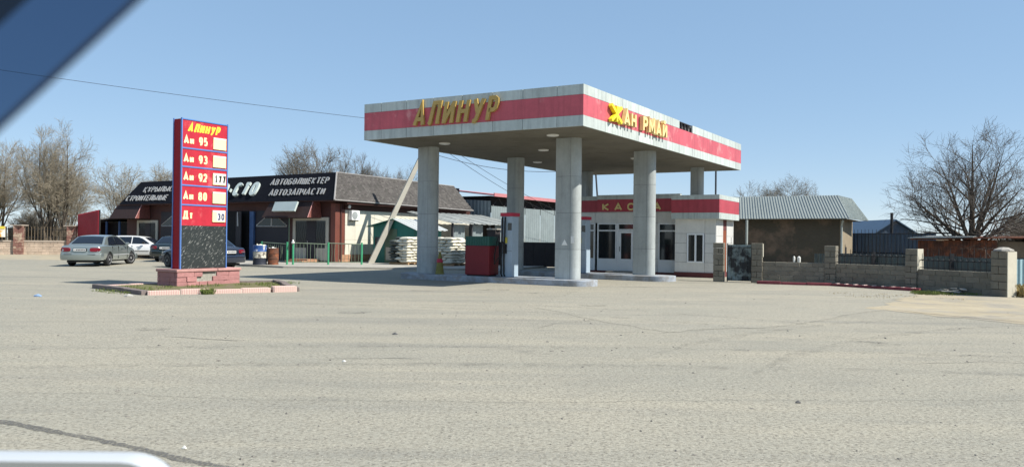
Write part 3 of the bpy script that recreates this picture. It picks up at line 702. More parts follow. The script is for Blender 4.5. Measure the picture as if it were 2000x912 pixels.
for z0, z1, m_, pr in ((2.39, 2.64, 'fascia_grey', 0), (2.644, 3.176, 'kiosk_red_shaded', .006), (3.18, 3.36, 'fascia_grey', 0)):
    for y0, y1 in ((YC - .196, 11.95), (11.95, 13.4)) if m_ == 'fascia_grey' else ((YC - .196, 13.4),):
        mb = MB(); mb.box(.94, 1.14 - pr, y0 + .004, y1 - .004, z0, z1); k.part('fascia_panel', mb, m_)
mb = MB(); mb.box(-.85, .935, YC - .19, 13.38, 2.43, 2.6); k.part('eave_soffit', mb, 'kiosk_panel')
mb = MB(); mb.box(-.85, .935, YC - .19, 13.38, 3.1, 3.2); mb.box(-5.88, -.86, YB + .4, 13.55, 3.2, 3.3); k.part('roof', mb, 'concrete')
letters(k, 'КАССА', (-4.45, YB - .125, 2.80), (1, 0, 0), (0, 0, 1), 2.75, .33, .04, 'letter_pale', .21, 0, .55)
mb = MB(); mb.tube([(-.0, 10.38, 2.36), (-.0, 10.36, 2.30), (.0, 10.40, 2.24)], .02, 6); 
mb = MB(); mb.box(-4.0, -2.6, YB - .75, YB - .06, 0, .12); k.part('door_step', mb, 'concrete')

# ------------------------------------------------------------------ price sign on its pink stone plinth
SX, SY0, SY1 = -9.96, -6.02, -4.38
t = Thing('price_sign', 'tall red fuel price board with blue edges on a pink stone plinth', 'sign', -10.3, -5.2)
mb = MB(); mb.box(-10.30, SX - .02, SY0 + .02, SY1 - .02, .53, 4.89); cab = t.part('cabinet', mb, 'sign_side')
zz = [1.78, 2.40, 2.97, 3.51, 4.05, 4.88]
for z0, z1 in zip(zz, zz[1:]):
    mb = MB(); mb.box(SX - .02, SX, SY0 + .04, SY1 - .04, z0 + .018, z1 - .018); t.part('price_panel', mb, 'sign_red', parent=None)
mb = MB(); mb.box(SX - .02, SX - .002, SY0 + .04, SY1 - .04, .54, 1.80); t.part('marble_panel', mb, 'marble')
for z in zz[1:-1]:
    mb = MB(); mb.box(SX - .02, SX + .015, SY0 + .04, SY1 - .04, z - .02, z + .02); t.part('frame_bar', mb, 'sign_blue')
for y in (SY0 + .01, SY1 - .04):
    mb = MB(); mb.box(SX - .03, SX + .02, y, y + .03, .52, 4.92); t.part('frame_bar', mb, 'sign_blue')
mb = MB(); mb.box(SX - .02, SX + .015, SY0 + .04, SY1 - .04, 4.875, 4.905); t.part('frame_bar', mb, 'sign_blue')
mb = MB(); mb.box(-10.33, -10.30, SY0, SY0 + .04, .53, 4.92); mb.box(-10.33, -10.30, SY1 - .04, SY1, .53, 4.92); t.part('frame_bar', mb, 'sign_blue')
def pt(text, y, z, wd, ht, m, shear=0, bold=.19, gap=.14, parent=None, off=.003): letters(t, text, (SX + off, y, z), (0, 1, 0), (0, 0, 1), wd, ht, .004, m, bold, shear, gap, joined='lettering', parent=parent)
pt('АЛИНУР', SY0 + .20, 4.52, 1.10, .28, 'sign_head', .28, .22, .13)
rows = [(4.17, 'Аи', '95', None), (3.63, 'Аи', '93', None), (3.10, 'Аи', '92', '177'), (2.54, 'Аи', '80', None), (1.98, 'Дт', None, '30')]
for z, a, b, price in rows:
    pt(a, SY0 + .09, z, .34, .25, 'sign_text', 0, .21)
    if b: pt(b, SY0 + .60, z, .30, .25, 'sign_text', 0, .21)
    mb = MB(); mb.box(SX, SX + .03, SY1 - .55, SY1 - .09, z - .06, z + .28); f = t.part('price_flap', mb, 'flap_cream')
    mb = MB(); mb.box(SX, SX + .034, SY1 - .55, SY1 - .09, z + .245, z + .29); t.part('flap_rail', mb, 'flap_white', parent=f)
    if price == '177':
        for i in range(3):
            mb = MB(); mb.box(SX + .03, SX + .033, SY1 - .52 + i * .145, SY1 - .39 + i * .145, z - .03, z + .235); t.part('number_card', mb, 'flap_white' if i else 'flap_white', parent=f)
        for i, ch in enumerate('177'): pt(ch, SY1 - .505 + i * .145 + (.02 if ch == '1' else 0), z - .01, .075 if ch == '1' else .11, .23, 'digit_black', 0, .23, .1, f, .034)
    if price == '30':
        mb = MB(); mb.box(SX + .03, SX + .033, SY1 - .40, SY1 - .11, z - .03, z + .235); t.part('number_card', mb, 'flap_white', parent=f)
        for i, ch in enumerate('30'): pt(ch, SY1 - .38 + i * .14, z, .11, .20, 'digit_blue', 0, .2, .1, f, .034)
# plinth of rough stones
PX0, PX1, PY0, PY1 = -10.78, -9.86, -6.16, -3.95
mb = MB(); mb.box(PX0 + .04, PX1 - .05, PY0 + .04, PY1 - .04, 0, .44); core = t.part('plinth_core', mb, 'mortar')
rr = random.Random(4); ub = unit_block('pink_stone', .05)
for cz, ch in ((0.0, .155), (.158, .14), (.30, .145)):
    y = PY0
    while y < PY1 - .05:
        wd = min(rr.uniform(.26, .62), PY1 - y)
        if PY1 - y - wd < .15: wd = PY1 - y
        hole = cz > .1 and -5.30 < y + wd / 2 < -4.72
        if not hole: t.piece('stone', ub, (PX1 - .055 + rr.uniform(-.012, .012), y + wd / 2, cz), (.11, wd - .012, ch), 0, core)
        t.piece('stone', ub, (PX0 + .055, y + wd / 2, cz), (.11, wd - .012, ch), 0, core)
        y += wd
    x = PX0 + .11
    while x < PX1 - .12:
        wd = min(rr.uniform(.3, .6), PX1 - .11 - x)
        if PX1 - .11 - x - wd < .15: wd = PX1 - .11 - x
        for yy in (PY0 + .05, PY1 - .05): t.piece('stone', ub, (x + wd / 2, yy, cz), (wd - .012, .10, ch), 0, core)
        x += wd
mb = MB(); mb.box(PX0 - .03, PX1 + .03, PY0 - .03, -4.80, .446, .53); t.part('cap_stone', mb, 'pink_cap', bevel=.015)
mb = MB(); mb.box(PX0 - .03, PX1 + .03, -4.78, PY1 + .03, .446, .525); t.part('cap_stone', mb, 'pink_cap', bevel=.015)

# kerb island round the sign
bed = Thing('sign_kerb', 'low pink striped kerb around the grassy bed under the price board', 'kerb', -8.5, 21.0, 0, 'W')
def kerbrun(A, B, m, n, wd=.2, h=.13, name='kerb_stone', th=bed, rng_=random.Random(9)):
    A, B = Vector(A), Vector(B); d = (B - A); L = d.length; d /= L; nn = Vector((-d.y, d.x)); ub = unit_block(m, .06)
    for i in range(n):
        c = A + d * (L * (i + .5) / n); th.piece(name, ub, (c.x + nn.x * rng_.uniform(-.02, .02), c.y + nn.y * rng_.uniform(-.02, .02), -.01), (L / n - .003, wd, h + rng_.uniform(-.015, .015)), math.atan2(d.y, d.x) + rng_.uniform(-.015, .015))
KA, KB, KC, KD = (-9.18, 19.25), (-5.95, 21.05), (-11.75, 21.55), (-7.6, 24.6)
kerbrun(KA, (-6.55, 20.72), 'kerb_pink', 4); kerbrun((-6.5, 20.75), KB, 'kerb_pink', 1, .3, .17)
kerbrun(KC, (-9.25, 19.3), 'kerb_grey', 3); kerbrun(KB, KD, 'kerb_grey', 4); kerbrun((-11.8, 21.7), (-10.6, 23.0), 'kerb_pink', 2, .18, .09)
kerbrun((-7.7, 24.7), (-10.5, 23.1), 'kerb_grey', 3, .18, .09)
sheet('sign_bed', [(-9.2, 19.4), (-6.15, 21.1), (-7.6, 24.5), (-10.5, 23.0), (-11.6, 21.6)], .05, 'soil', .03, .4)
def tufts(name, spots, n, h, m, seed, spread=.25, kind='stuff'):
    rr = random.Random(seed); mb = MB()
    for (x, y, z, r_) in spots:
        for i in range(n):
            a = rr.uniform(0, 6.28); d = r_ * math.sqrt(rr.random()); px, py = x + d * math.cos(a), y + d * math.sin(a)
            b = rr.uniform(0, 6.28); hh = h * rr.uniform(.5, 1.2); lx, ly = math.cos(b) * hh * .5, math.sin(b) * hh * .5; w_ = .006
            mb.add([(px - w_ * math.sin(b), py + w_ * math.cos(b), z - .01), (px + w_ * math.sin(b), py - w_ * math.cos(b), z - .01), (px + lx * .4, py + ly * .4, z + hh * .7), (px + lx, py + ly, z + hh)], [(0, 1, 2), (0, 2, 3), (1, 3, 2)])
    return struct(name, mb, m, kind=kind)
rr = random.Random(12)
sp = [(-9.6 + 1.1 * k * .5 + rr.uniform(-.1, .1), 21.3 + .95 * k * .5 + rr.uniform(-.15, .1), .05, .28) for k in range(6)]
sp += [(-10.6, 21.2, .05, .3), (-10.0, 20.6, .05, .3), (-9.5, 20.0, .05, .25), (-7.6, 23.2, .05, .25), (-7.2, 22.6, .05, .3), (-6.7, 21.7, .05, .25), (-10.6, 20.1, 0, .35), (-10.2, 19.85, 0, .3), (-9.9, 19.7, 0, .25), (-10.9, 20.4, 0, .3)]
tufts('grass', sp, 45, .075, 'grass', 3)
tufts('grass', [(-7.85, 19.75, 0, .16)], 120, .15, 'grass', 5)

# ------------------------------------------------------------------ car repair shop
sh = Thing('repair_shop', 'long low car repair and parts shop with black slanted signboard and white tiled side', 'shop', -29, 17)
YF, XR = 10.8, -20.0; XL, YE = -38.9, 24.0
mb = MB(); mb.box(XL, XR - .05, YF + .05, YE, 0, 3.55); sh.part('wall', mb, 'shop_brown')
mb = MB(); mb.box(XL + .3, XR - .5, YF + .9, YE - .6, 3.55, 4.9); sh.part('roof', mb, 'board_black')
# slanting boards of the mansard: front, right, end hips
fb = [(-38.75, 10.15, 3.46), (-19.45, 10.15, 3.46), (-20.40, 11.30, 5.06), (-38.1, 11.30, 5.00)]
mb = MB(); mb.slab(fb, (0, .10, -.02)); board = sh.part('signboard', mb, 'board_black')
def shingle(name, p00, p10, p11, p01, nu, nv, m, th=sh, proud=.02):
    """overlapping roof tabs on a quad; one joined part, every tab a little proud"""
    p00, p10, p11, p01 = map(Vector, (p00, p10, p11, p01)); nrm = (p10 - p00).cross(p01 - p00).normalized(); rr = random.Random(nu)
    def P(u, v): return (p00.lerp(p10, u)).lerp(p01.lerp(p11, u), v)
    mb = MB(); mb.add([P(0, 0), P(1, 0), P(1, 1), P(0, 1)], [(0, 1, 2, 3)]); tone = [.2]
    for j in range(nv):
        for i in range(nu):
            u0 = (i + (.5 if j % 2 else 0)) / nu; u1 = u0 + .94 / nu; v0 = j / nv; v1 = min(1, (j + 1.15) / nv)
            if u1 > 1: continue
            um = (u0 + u1) / 2; vm = v0 + .45 / nv; o = nrm * (proud + rr.uniform(0, .006))
            mb.add([P(u0, vm) + o, P(u0 + .25 / nu, v0) + o, P(u1 - .25 / nu, v0) + o, P(u1, vm) + o, P(u1, v1) + nrm * .004, P(u0, v1) + nrm * .004], [(0, 1, 2, 3, 4, 5)]); tone.append(rr.choice([.2, .4, .5, .6, .7, 1.0]))
    me = bpy.data.meshes.new(name); me.from_pydata([tuple(Vector(v) - Vector(th.off)) for v in mb.v], [], mb.f); me.materials.append(MATS[m])
    a = me.attributes.new('tone', 'FLOAT', 'FACE'); a.data.foreach_set('value', tone); me.update()
    return th.part(name, me, m, kind='stuff')
R0, R1, R2, R3 = (-19.45, 10.15, 3.46), (-19.45, 23.6, 3.36), (-20.4, 22.6, 5.0), (-20.40, 11.30, 5.06)
mb = MB(); mb.slab([R0, R1, R2, R3], (-.08, 0, -.04)); sh.part('side_mansard', mb, 'shop_brown')
shingle('shingles', R0, R1, R2, R3, 66, 16, 'shingles')
mb = MB(); mb.tube([R0, R3], .05, 6); mb.tube([R0, R1], .035, 6); mb.tube([R3, R2], .035, 6); sh.part('edge_flashing', mb, 'shingle_edge')
mb = MB(); mb.box(-38.7, -19.5, 10.2, 11.2, 3.40, 3.45); mb.box(-20.4, -19.5, 11.2, 23.5, 3.30, 3.345); sh.part('eave_soffit', mb, 'shop_brown')
mb = MB(); mb.slab([(-38.75, 10.15, 3.46), (-38.1, 11.3, 5.0), (-38.1, 23, 5.0), (-38.75, 23.5, 3.4)], (.08, 0, 0)); sh.part('end_mansard', mb, 'board_black')
# lettering on the slanted board
UPB = Vector((0, 1.15, 1.6)).normalized()
def onb(x, z): return Vector((x, 10.15 + (z - 3.46) * 1.15 / 1.6 - .012, z))
def bl(text, x, z, wd, ht, m, bold=.15, dep=.04, shear=-.13): letters(sh, text, onb(x, z), (1, 0, 0), UPB, wd, ht, dep, m, bold, shear, .24)
bl('АВТОБӨЛШЕКТЕР', -25.15, 4.40, 4.55, .46, 'letter_grey'); bl('АВТОЗАПЧАСТИ', -24.75, 3.76, 4.30, .46, 'letter_grey')
bl('О-СТО', -29.1, 3.78, 3.25, 1.0, 'letter_steel', .22, .12, -.1)
bl('ҚҰРЫЛЫС З', -37.0, 4.24, 3.55, .45, 'letter_grey'); bl('СТРОИТЕЛЬНЫЕ', -38.25, 3.66, 4.25, .45, 'letter_grey')
# brown pilasters and pipes at the corner, frieze, tiles and plinth of the right wall
mb = MB(); mb.box(XR - .3, XR + .03, YF - .02, YF + .34, 0, 3.32); sh.part('pilaster', mb, 'shop_pilaster')
mb = MB(); mb.box(XR - .1, XR + .04, YF + .48, YF + .72, 0, 3.0); sh.part('pilaster', mb, 'shop_pilaster')
for y in (YF + .38, YF + .42):
    mb = MB(); mb.tube([(XR + .06, y, 3.3), (XR + .06, y, .1)], .035, 8); sh.part('downpipe', mb, 'shop_brown')
mb = MB(); mb.box(XR - .04, XR + .02, YF + .74, YE, 2.98, 3.32); sh.part('frieze', mb, 'shop_brown')
mb = MB(); mb.box(XR - .04, XR, YF + .74, YE, .5, 2.98); sh.part('tile_backing', mb, 'joint_dark')
for i in range(15):
    for j in range(3):
        y0 = YF + .76 + i * .82; mb = MB()
        if y0 > 23.4: continue
        mb.box(XR, XR + .022, y0 + .005, min(y0 + .815, YE), .505 + j * .825, .505 + (j + 1) * .825 - .008); sh.part('wall_tile', mb, 'shop_tile')
ub = unit_block('shop_plinth', .08); rr = random.Random(3)
for j in range(2):
    y = YF + .3 + j * .2
    while y < 20:
        l = rr.uniform(.3, .6); sh.piece('plinth_stone', ub, (XR + .01, y + l / 2, j * .25), (.12, l - .01, .245)); y += l
mb = MB(); mb.box(XR - .05, XR + .02, YF + .3, 20.5, 0, .49); sh.part('plinth_backing', mb, 'shop_brown')
for y in (YF + .9,):
    mb = MB(); mb.lathe([(.02, 0), (.09, .05), (.10, .14), (.0, .17)], 12, (0, 0, 0)); mb.v = [(XR + .12 + z * .8, y + a, 3.16 + b) for a, b, z in mb.v]; sh.part('floodlight', mb, 'lamp_white', smooth=40)
# front: gates with braced transoms
def gate(x0, x1, z1=2.95, m='gate_dark'):
    mb = MB(); mb.box(x0, x1, YF, YF + .06, .1, z1); g = sh.part('gate', mb, m); xm = (x0 + x1) / 2
    for a, b, fl in ((x0 + .08, xm - .03, 0), (xm + .03, x1 - .08, 1)):
        fr = MB()
        for p, q in (((a, 2.05), (b, 2.05)), ((b, 2.05), (b, 2.88)) if not fl else ((a, 2.05), (a, 2.88)), ((a, 2.1), (b, 2.86)) if not fl else ((a, 2.86), (b, 2.1))):
            fr.tube([(p[0], YF - .02, p[1]), (q[0], YF - .02, q[1])], .032, 4)
        f = sh.part('brace_frame', fr, 'gate_frame', parent=g)
        mb = MB(); mb.slab([(a, YF - .006, 2.06), (b, YF - .006, 2.06), (b if not fl else a, YF - .006, 2.84)], (0, .005, 0)); sh.part('pane', mb, 'glass_shop', parent=g)
gate(-26.28, -23.6); gate(-35.2, -32.2); gate(-32.0, -29.2)
mb = MB(); mb.box(-28.9, -26.9, YF + .0, YF + .045, .1, 2.95); sh.part('dark_bay_panel', mb, 'painted_void')  # flat closed slab; the darkness of an open bay is painted on
# open gate leaf standing out, pale inside
mb = MB(); mb.slab([(-28.0, YF - .02, .12), (-26.95, YF - .55, .12), (-26.95, YF - .55, 2.9), (-28.0, YF - .02, 2.9)], (.03, .05, 0)); lf = sh.part('gate_leaf', mb, 'gate_dark')
mb = MB(); mb.slab([(-27.55, YF - .30, 2.05), (-27.25, YF - .44, 2.05), (-27.35, YF - .40, 2.88), (-27.55, YF - .30, 2.88)], (-.004, -.006, 0)); sh.part('brace_frame', mb, 'gate_frame', parent=lf)
mb = MB(); mb.box(-26.68, -26.34, YF - .12, YF + .02, .1, 2.92); sh.part('gate_post', mb, 'gate_blue')
# shop doors in their pale surrounds
def shopdoor(x0, x1, zt=2.55):
    s_ = MB(); s_.box(x0, x0 + .22, YF - .03, YF + .03, .15, zt); s_.box(x1 - .22, x1, YF - .03, YF + .03, .15, zt); s_.box(x0 + .22, x1 - .22, YF - .03, YF + .03, zt - .18, zt)
    f = sh.part('entrance_surround', s_, 'door_frame'); w_ = (x1 - x0 - .44)
    xa, xb = x0 + .22 + w_ * .36, x0 + .22 + w_ * .68
    for a, b in ((x0 + .22, xa), (xb, x1 - .22)):
        mb = MB(); mb.box(a, b, YF - .01, YF + .02, .15, .85); sh.part('stall_riser', mb, 'door_frame', parent=f)
        mb = MB(); mb.box(a, b, YF - .004, YF + .02, .85, zt - .18); sh.part('pane', mb, 'glass_shop', parent=f)
        for k_ in range(6):
            x = a + (b - a) * (k_ + .5) / 6; mb = MB(); mb.tube([(x + .05 * math.sin(z * 5), YF - .03, .9 + z * .2) for z in range(8)], .012, 4); sh.part('window_bar', mb, 'steel_dark', parent=f)
    mb = MB(); mb.box(xa + .01, xb - .01, YF - .02, YF + .03, .15, zt - .18); d = sh.part('door', mb, 'gate_dark')
    mb = MB(); mb.box(xa + .1, xa + .13, YF - .05, YF - .02, 1.0, 1.25); sh.part('handle', mb, 'gate_frame', parent=d)
    for i, (s0, h) in enumerate(((1.3, .09), (.95, .17))):
        mb = MB(); mb.box(xa - .3, xb + .3, YF - s0, YF - .05, .085 + (i * .08), .09 + h - .01); sh.part('step', mb, 'shop_plinth')
shopdoor(-23.2, -20.45); shopdoor(-37.7, -35.5, 2.42)
def awning(x0, x1):
    fr = [(x0, 9.75, 2.52), (x1, 9.75, 2.52), (x1 - .12, 10.28, 3.44), (x0 + .12, 10.28, 3.44)]
    mb = MB(); mb.slab(fr, (0, .05, 0)); a = sh.part('awning', mb, 'awning_shaded')
    mb = MB(); mb.slab([(x1, 9.75, 2.52), (x1 - .12, 10.28, 3.44), (x1 - .12, YF, 3.44), (x1, YF, 2.52)], (-.05, 0, 0)); sh.part('awning_end', mb, 'awning_shingle', parent=a)
    mb = MB(); mb.box(x0, x1 - .06, 9.8, YF, 2.50, 2.54); sh.part('awning_soffit', mb, 'awning_shaded', parent=a)
    mb = MB(); mb.tube([(x1, 9.75, 2.52), (x1 - .12, 10.28, 3.44)], .03, 4); sh.part('awning_trim', mb, 'pink_stone', parent=a); return a
aw = awning(-24.6, -21.0); awning(-39.2, -36.3)
mb = MB(); mb.slab([(-23.6, 9.68, 2.84), (-21.85, 9.68, 2.84), (-21.85, 9.92, 3.36), (-23.6, 9.92, 3.36)], (0, -.10, .04)); sh.part('blank_light_box', mb, 'lamp_white' if 0 else 'letter_steel')
mb = MB(); mb.tube([(-22.55, 9.9, .05), (-22.55, 9.9, 2.52)], .035, 6); sh.part('awning_post', mb, 'green_dull')
# small annex at the left end
mb = MB(); mb.box(-43.2, -38.95, 11.6, 16, 0, 2.3); sh.part('annex', mb, 'painted_void')  # solid block; the shade in its opening is put into the colour
mb = MB(); mb.slab([(-43.6, 10.9, 2.25), (-38.8, 10.9, 2.75), (-38.8, 16, 2.9), (-43.6, 16, 2.4)], (0, 0, .06)); sh.part('annex_roof', mb, 'steel_dark')
for x in (-43.2, -41.6, -40.1):
    mb = MB(); mb.box(x, x + .1, 11.0, 11.1, 0, 2.35); sh.part('annex_post', mb, 'gate_blue')
a = Thing('air_conditioner', 'white box outdoor air conditioner unit on the tiled shop wall', 'air conditioner', XR + .2, 12.15, 2.45)
mb = MB(); mb.box(XR + .06, XR + .32, 11.78, 12.42, 2.42, 2.96); a.part('casing', mb, 'ac_white', bevel=.02)
mb = MB(); mb.lathe([(.22, 0), (.22, .015), (.0, .02)], 20, (XR + .32, 12.02, 2.69), 'X'); a.part('fan_grille', mb, 'grille')
for y in (11.9, 12.3):
    mb = MB(); mb.box(XR + .022, XR + .30, y, y + .04, 2.37, 2.42); a.part('bracket', mb, 'steel_dark')

# ------------------------------------------------------------------ things in front of the shop
def railing(pts, gi, label, z=.09):
    t = Thing('steel_railing', label, 'railing', pts[0][0], pts[0][1], z, group='green railings before the shop')
    for (x0, y0), (x1, y1) in zip(pts, pts[1:]):
        L = math.hypot(x1 - x0, y1 - y0); n = max(2, int(L / .165))
        mb = MB(); mb.tube([(x0, y0, z + 1.08), (x1, y1, z + 1.02)], .022, 4); mb.tube([(x0, y0, z + .12), (x1, y1, z + .12)], .018, 4); t.part('rail', mb, 'green_dull')
        for i in range(1, n):
            f = i / n; x, y = x0 + (x1 - x0) * f, y0 + (y1 - y0) * f; b = .02 * math.sin(i * 2.3)
            mb = MB(); mb.tube([(x, y, z + .12), (x + b, y + b, z + .6), (x, y, z + 1.08 - .06 * f)], .014, 4); t.part('baluster', mb, 'green_dull')
    for x, y in pts:
        mb = MB(); mb.tube([(x, y, z - .02), (x, y, z + 1.12)], .05, 6); t.part('post', mb, 'green_paint')
    return t
railing([(-19.05, 6.9), (-17.85, 8.1), (-16.9, 9.5)], 0, 'green steel railing of two panels before the shop door')
railing([(-21.4, 7.0), (-19.3, 6.75)], 1, 'green steel railing panel behind the rubbish barrels')
def barrel(x, y, z, mats, label, h=.88, r=.29, seed=1):
    rr = random.Random(seed); t = Thing('oil_barrel', label, 'barrel', x, y, z, group='rubbish barrels')
    zs = [0, h * .34, h * .67, h]
    for i, m_ in enumerate(mats):
        z0, z1 = zs[i], zs[i + 1]; mb = MB(); k_ = 20; prof = [(r, z0), (r + .012, z0 + .02), (r, z0 + .045), (r - .003, (z0 + z1) / 2), (r, z1)]
        mb.lathe(prof, k_, (x, y, z)); mb.v = [(a + rr.uniform(-.008, .008), b + rr.uniform(-.008, .008), c) for a, b, c in mb.v]
        t.part('drum', mb, m_, smooth=40)
    mb = MB()
    for i in range(10):
        a = rr.uniform(0, 6.28); d = rr.uniform(0, r * .8); s_ = rr.uniform(.05, .12); px, py = x + d * math.cos(a), y + d * math.sin(a)
        mb.add([(px - s_, py, z + h - .02), (px + s_, py - s_, z + h - .01), (px + s_ * .5, py + s_, z + h), (px, py, z + h + rr.uniform(.02, .09))], [(0, 1, 3), (1, 2, 3), (2, 0, 3), (0, 2, 1)])
    t.part('rubbish', mb, 'sack' if mats[0] != 'rust' else 'litter')
barrel(-20.1, 5.75, .09, ['barrel_dark', 'barrel_white', 'barrel_blue'], 'oil barrel painted blue white and black used for rubbish', .95, .33, 2)
barrel(-19.62, 6.15, .09, ['rust', 'rust', 'rust'], 'rusty brown oil barrel heaped with rubbish', .82, .26, 3)
single('tied_bag', 'small white plastic bag tied to the railing post', 'bag', MB().lathe([(.02, 1.12), (.075, 1.15), (.09, 1.20), (.03, 1.25), (.05, 1.30), (.01, 1.33)], 8, (-19.0, 6.84, 0)), 'litter', -19.0, 6.84, 1.1, 'S', smooth=True)

# A-shaped concrete pole with its leaning strut and the wires
POLE = Vector((-4.55, 42.6, 0)); pt_ = to_st(POLE.x, POLE.y)
t = Thing('utility_pole', 'concrete utility pole with a long leaning strut rising behind the canopy', 'utility pole', POLE.x, POLE.y, 0, 'W')
mb = MB(); mb.hull8([POLE + Vector(p) for p in ((-.13, -.13, -.3), (.13, -.13, -.3), (.13, .13, -.3), (-.13, .13, -.3))], [POLE + Vector(p) for p in ((-.09, -.09, 7.9), (.09, -.09, 7.9), (.09, .09, 7.9), (-.09, .09, 7.9))]); t.part('pole', mb, 'pole_concrete')
b0 = st(-18.1, 11.45); b1 = POLE + Vector((-.05, -.05, 7.15)); sx_ = Vector((.15, .05, 0)); sy_ = Vector((-.05, .13, 0))
mb = MB(); mb.hull8([b0 - sx_ - sy_ - Vector((0, 0, .1)), b0 + sx_ - sy_ - Vector((0, 0, .1)), b0 + sx_ + sy_ - Vector((0, 0, .1)), b0 - sx_ + sy_ - Vector((0, 0, .1))], [b1 - sx_ * .7 - sy_ * .7, b1 + sx_ * .7 - sy_ * .7, b1 + sx_ * .7 + sy_ * .7, b1 - sx_ * .7 + sy_ * .7]); t.part('strut', mb, 'pole_concrete')
def wire(name, a, b, sag, label, r_=.011, n=24, via=None):
    a, b = Vector(a), Vector(b); pts = []
    for i in range(n + 1):
        f = i / n; p = a.lerp(b, f); p.z -= sag * 4 * f * (1 - f); pts.append(p)
    single(name, label, 'cable', MB().tube(pts, r_, 4), 'wire', a.x, a.y, a.z, group='overhead wires')
wire('overhead_wire', POLE + Vector((0, 0, 7.75)), (-40, 30.2, 10.9), .35, 'long overhead wire crossing the open sky at upper left', .010)
mastp = [(8.1, 45.0), (16.2, 45.0)]
for (x, y), lab, hh, lean in ((mastp[0], 'thin leaning steel mast seen between kiosk roof and canopy', 6.4, -.25), (mastp[1], 'thin upright steel mast beyond the right kiosk corner', 6.2, .0)):
    # set so the mast shows in the gap under the canopy
    x2 = (.1128 if x < 10 else .2665) * y
    single('steel_mast', lab, 'mast', MB().tube([(x2 + .12, y, -.2), (x2 + lean * .2, y, hh * .6), (x2 + lean, y, hh)], .055, 6), 'steel_dark', x2, y, 0)
wire('overhead_wire', POLE + Vector((0, 0, 6.2)), (5.07 - .3, 45.0, 5.7), .55, 'sagging overhead wire between concrete pole and steel mast', .014)
wire('overhead_wire', POLE + Vector((0, 0, 7.2)), (4.6, 60, 3.2), .3, 'overhead wire dropping from the pole to the grey workshop', .014)
wire('overhead_wire', POLE + Vector((0, 0, 6.9)), (5.6, 62, 2.6), .5, 'lower overhead wire dropping from the pole behind the workshop', .014)

# green kiosk shed
t = Thing('green_shed', 'small dark green sheet metal shed with a white ridged roof', 'shed', -17.4, 13.7, .09)
gx0, gx1, gy0, gy1, gx = -18.75, -15.9, 12.5, 15.0, -17.15
mb = MB(); mb.add([(gx0, gy0, .09), (gx1, gy0, .09), (gx1, gy0, 1.95), (gx, gy0, 2.45), (gx0, gy0, 2.1), (gx0, gy1, .09), (gx1, gy1, .09), (gx1, gy1, 1.95), (gx, gy1, 2.45), (gx0, gy1, 2.1)],
  [(0, 1, 2, 3, 4), (9, 8, 7, 6, 5), (0, 4, 9, 5), (1, 6, 7, 2), (0, 5, 6, 1)]); t.part('wall', mb, 'shed_green')
mb = MB(); n = 14
for i in range(n):
    y0 = gy0 - .25 + (gy1 - gy0 + .4) * i / n; y1 = y0 + (gy1 - gy0 + .4) / n; o = .03 if i % 2 else 0
    mb.slab([(gx, y0, 2.47 + o), (gx1 + .35, y0, 1.87 + o), (gx1 + .35, y1, 1.87 + o), (gx, y1, 2.47 + o)], (0, 0, .03))
t.part('roof', mb, 'roof_white')
mb = MB(); mb.slab([(gx0 - .3, gy0 - .25, 2.05), (gx, gy0 - .25, 2.47), (gx, gy1 + .15, 2.47), (gx0 - .3, gy1 + .15, 2.05)], (0, 0, .04)); t.part('roof', mb, 'shed_green')
mb = MB(); mb.box(-17.9, -17.05, gy0 - .03, gy0 + .02, .12, 1.95); d = t.part('door', mb, 'shed_door')
mb = MB(); mb.box(-17.8, -17.15, gy0 - .05, gy0 - .03, .25, .95); t.part('door_panel', mb, 'door_frame', parent=d)
mb = MB(); mb.box(-18.6, -18.1, gy0 - .02, gy0 + .02, 1.05, 1.5); t.part('window', mb, 'glass_shop')
mb = MB(); mb.box(gx1 + .001, gx1 + .02, 12.7, 13.2, 1.25, 1.55); t.part('notice', mb, 'sheet_pale')
mb = MB(); mb.box(gx1 + .001, gx1 + .02, 13.3, 14.6, 1.0, 1.55); t.part('window', mb, 'glass_shop')

# cement sacks stacked on pallets
def sack_mesh(m, seed):
    rr = random.Random(seed); nx, ny = 9, 6; vs, fs = [], []
    for s_ in (1, -1):
        for i in range(nx + 1):
            for j in range(ny + 1):
                u, v = -1 + 2 * i / nx, -1 + 2 * j / ny
                t_ = max(0, (1 - u ** 4)) ** .6 * max(0, (1 - v ** 4)) ** .6
                vs.append((u * .31 * (1 - .05 * v * v), v * .21 * (1 - .06 * (1 - u * u)), s_ * (.012 + .072 * t_) + rr.uniform(-.006, .006) * t_ - .03 * abs(u) ** 3 * (seed % 2)))
    N_ = (nx + 1) * (ny + 1)
    for s_ in (0, 1):
        for i in range(nx):
            for j in range(ny):
                a = s_ * N_ + i * (ny + 1) + j; q = (a, a + ny + 1, a + ny + 2, a + 1); fs.append(q if s_ == 0 else q[::-1])
    rim = [i * (ny + 1) for i in range(nx + 1)] + [nx * (ny + 1) + j for j in range(1, ny + 1)] + [i * (ny + 1) + ny for i in range(nx - 1, -1, -1)] + [j for j in range(ny - 1, 0, -1)]
    for a, b in zip(rim, rim[1:] + rim[:1]): fs.append((a, N_ + a, N_ + b, b))
    mb = MB(); mb.add(vs, fs); return mb.mesh('cement_sack', m, True)
SK = [sack_mesh('sack', i) for i in range(4)]; SKD = [sack_mesh('sack_dark', i) for i in range(2)]
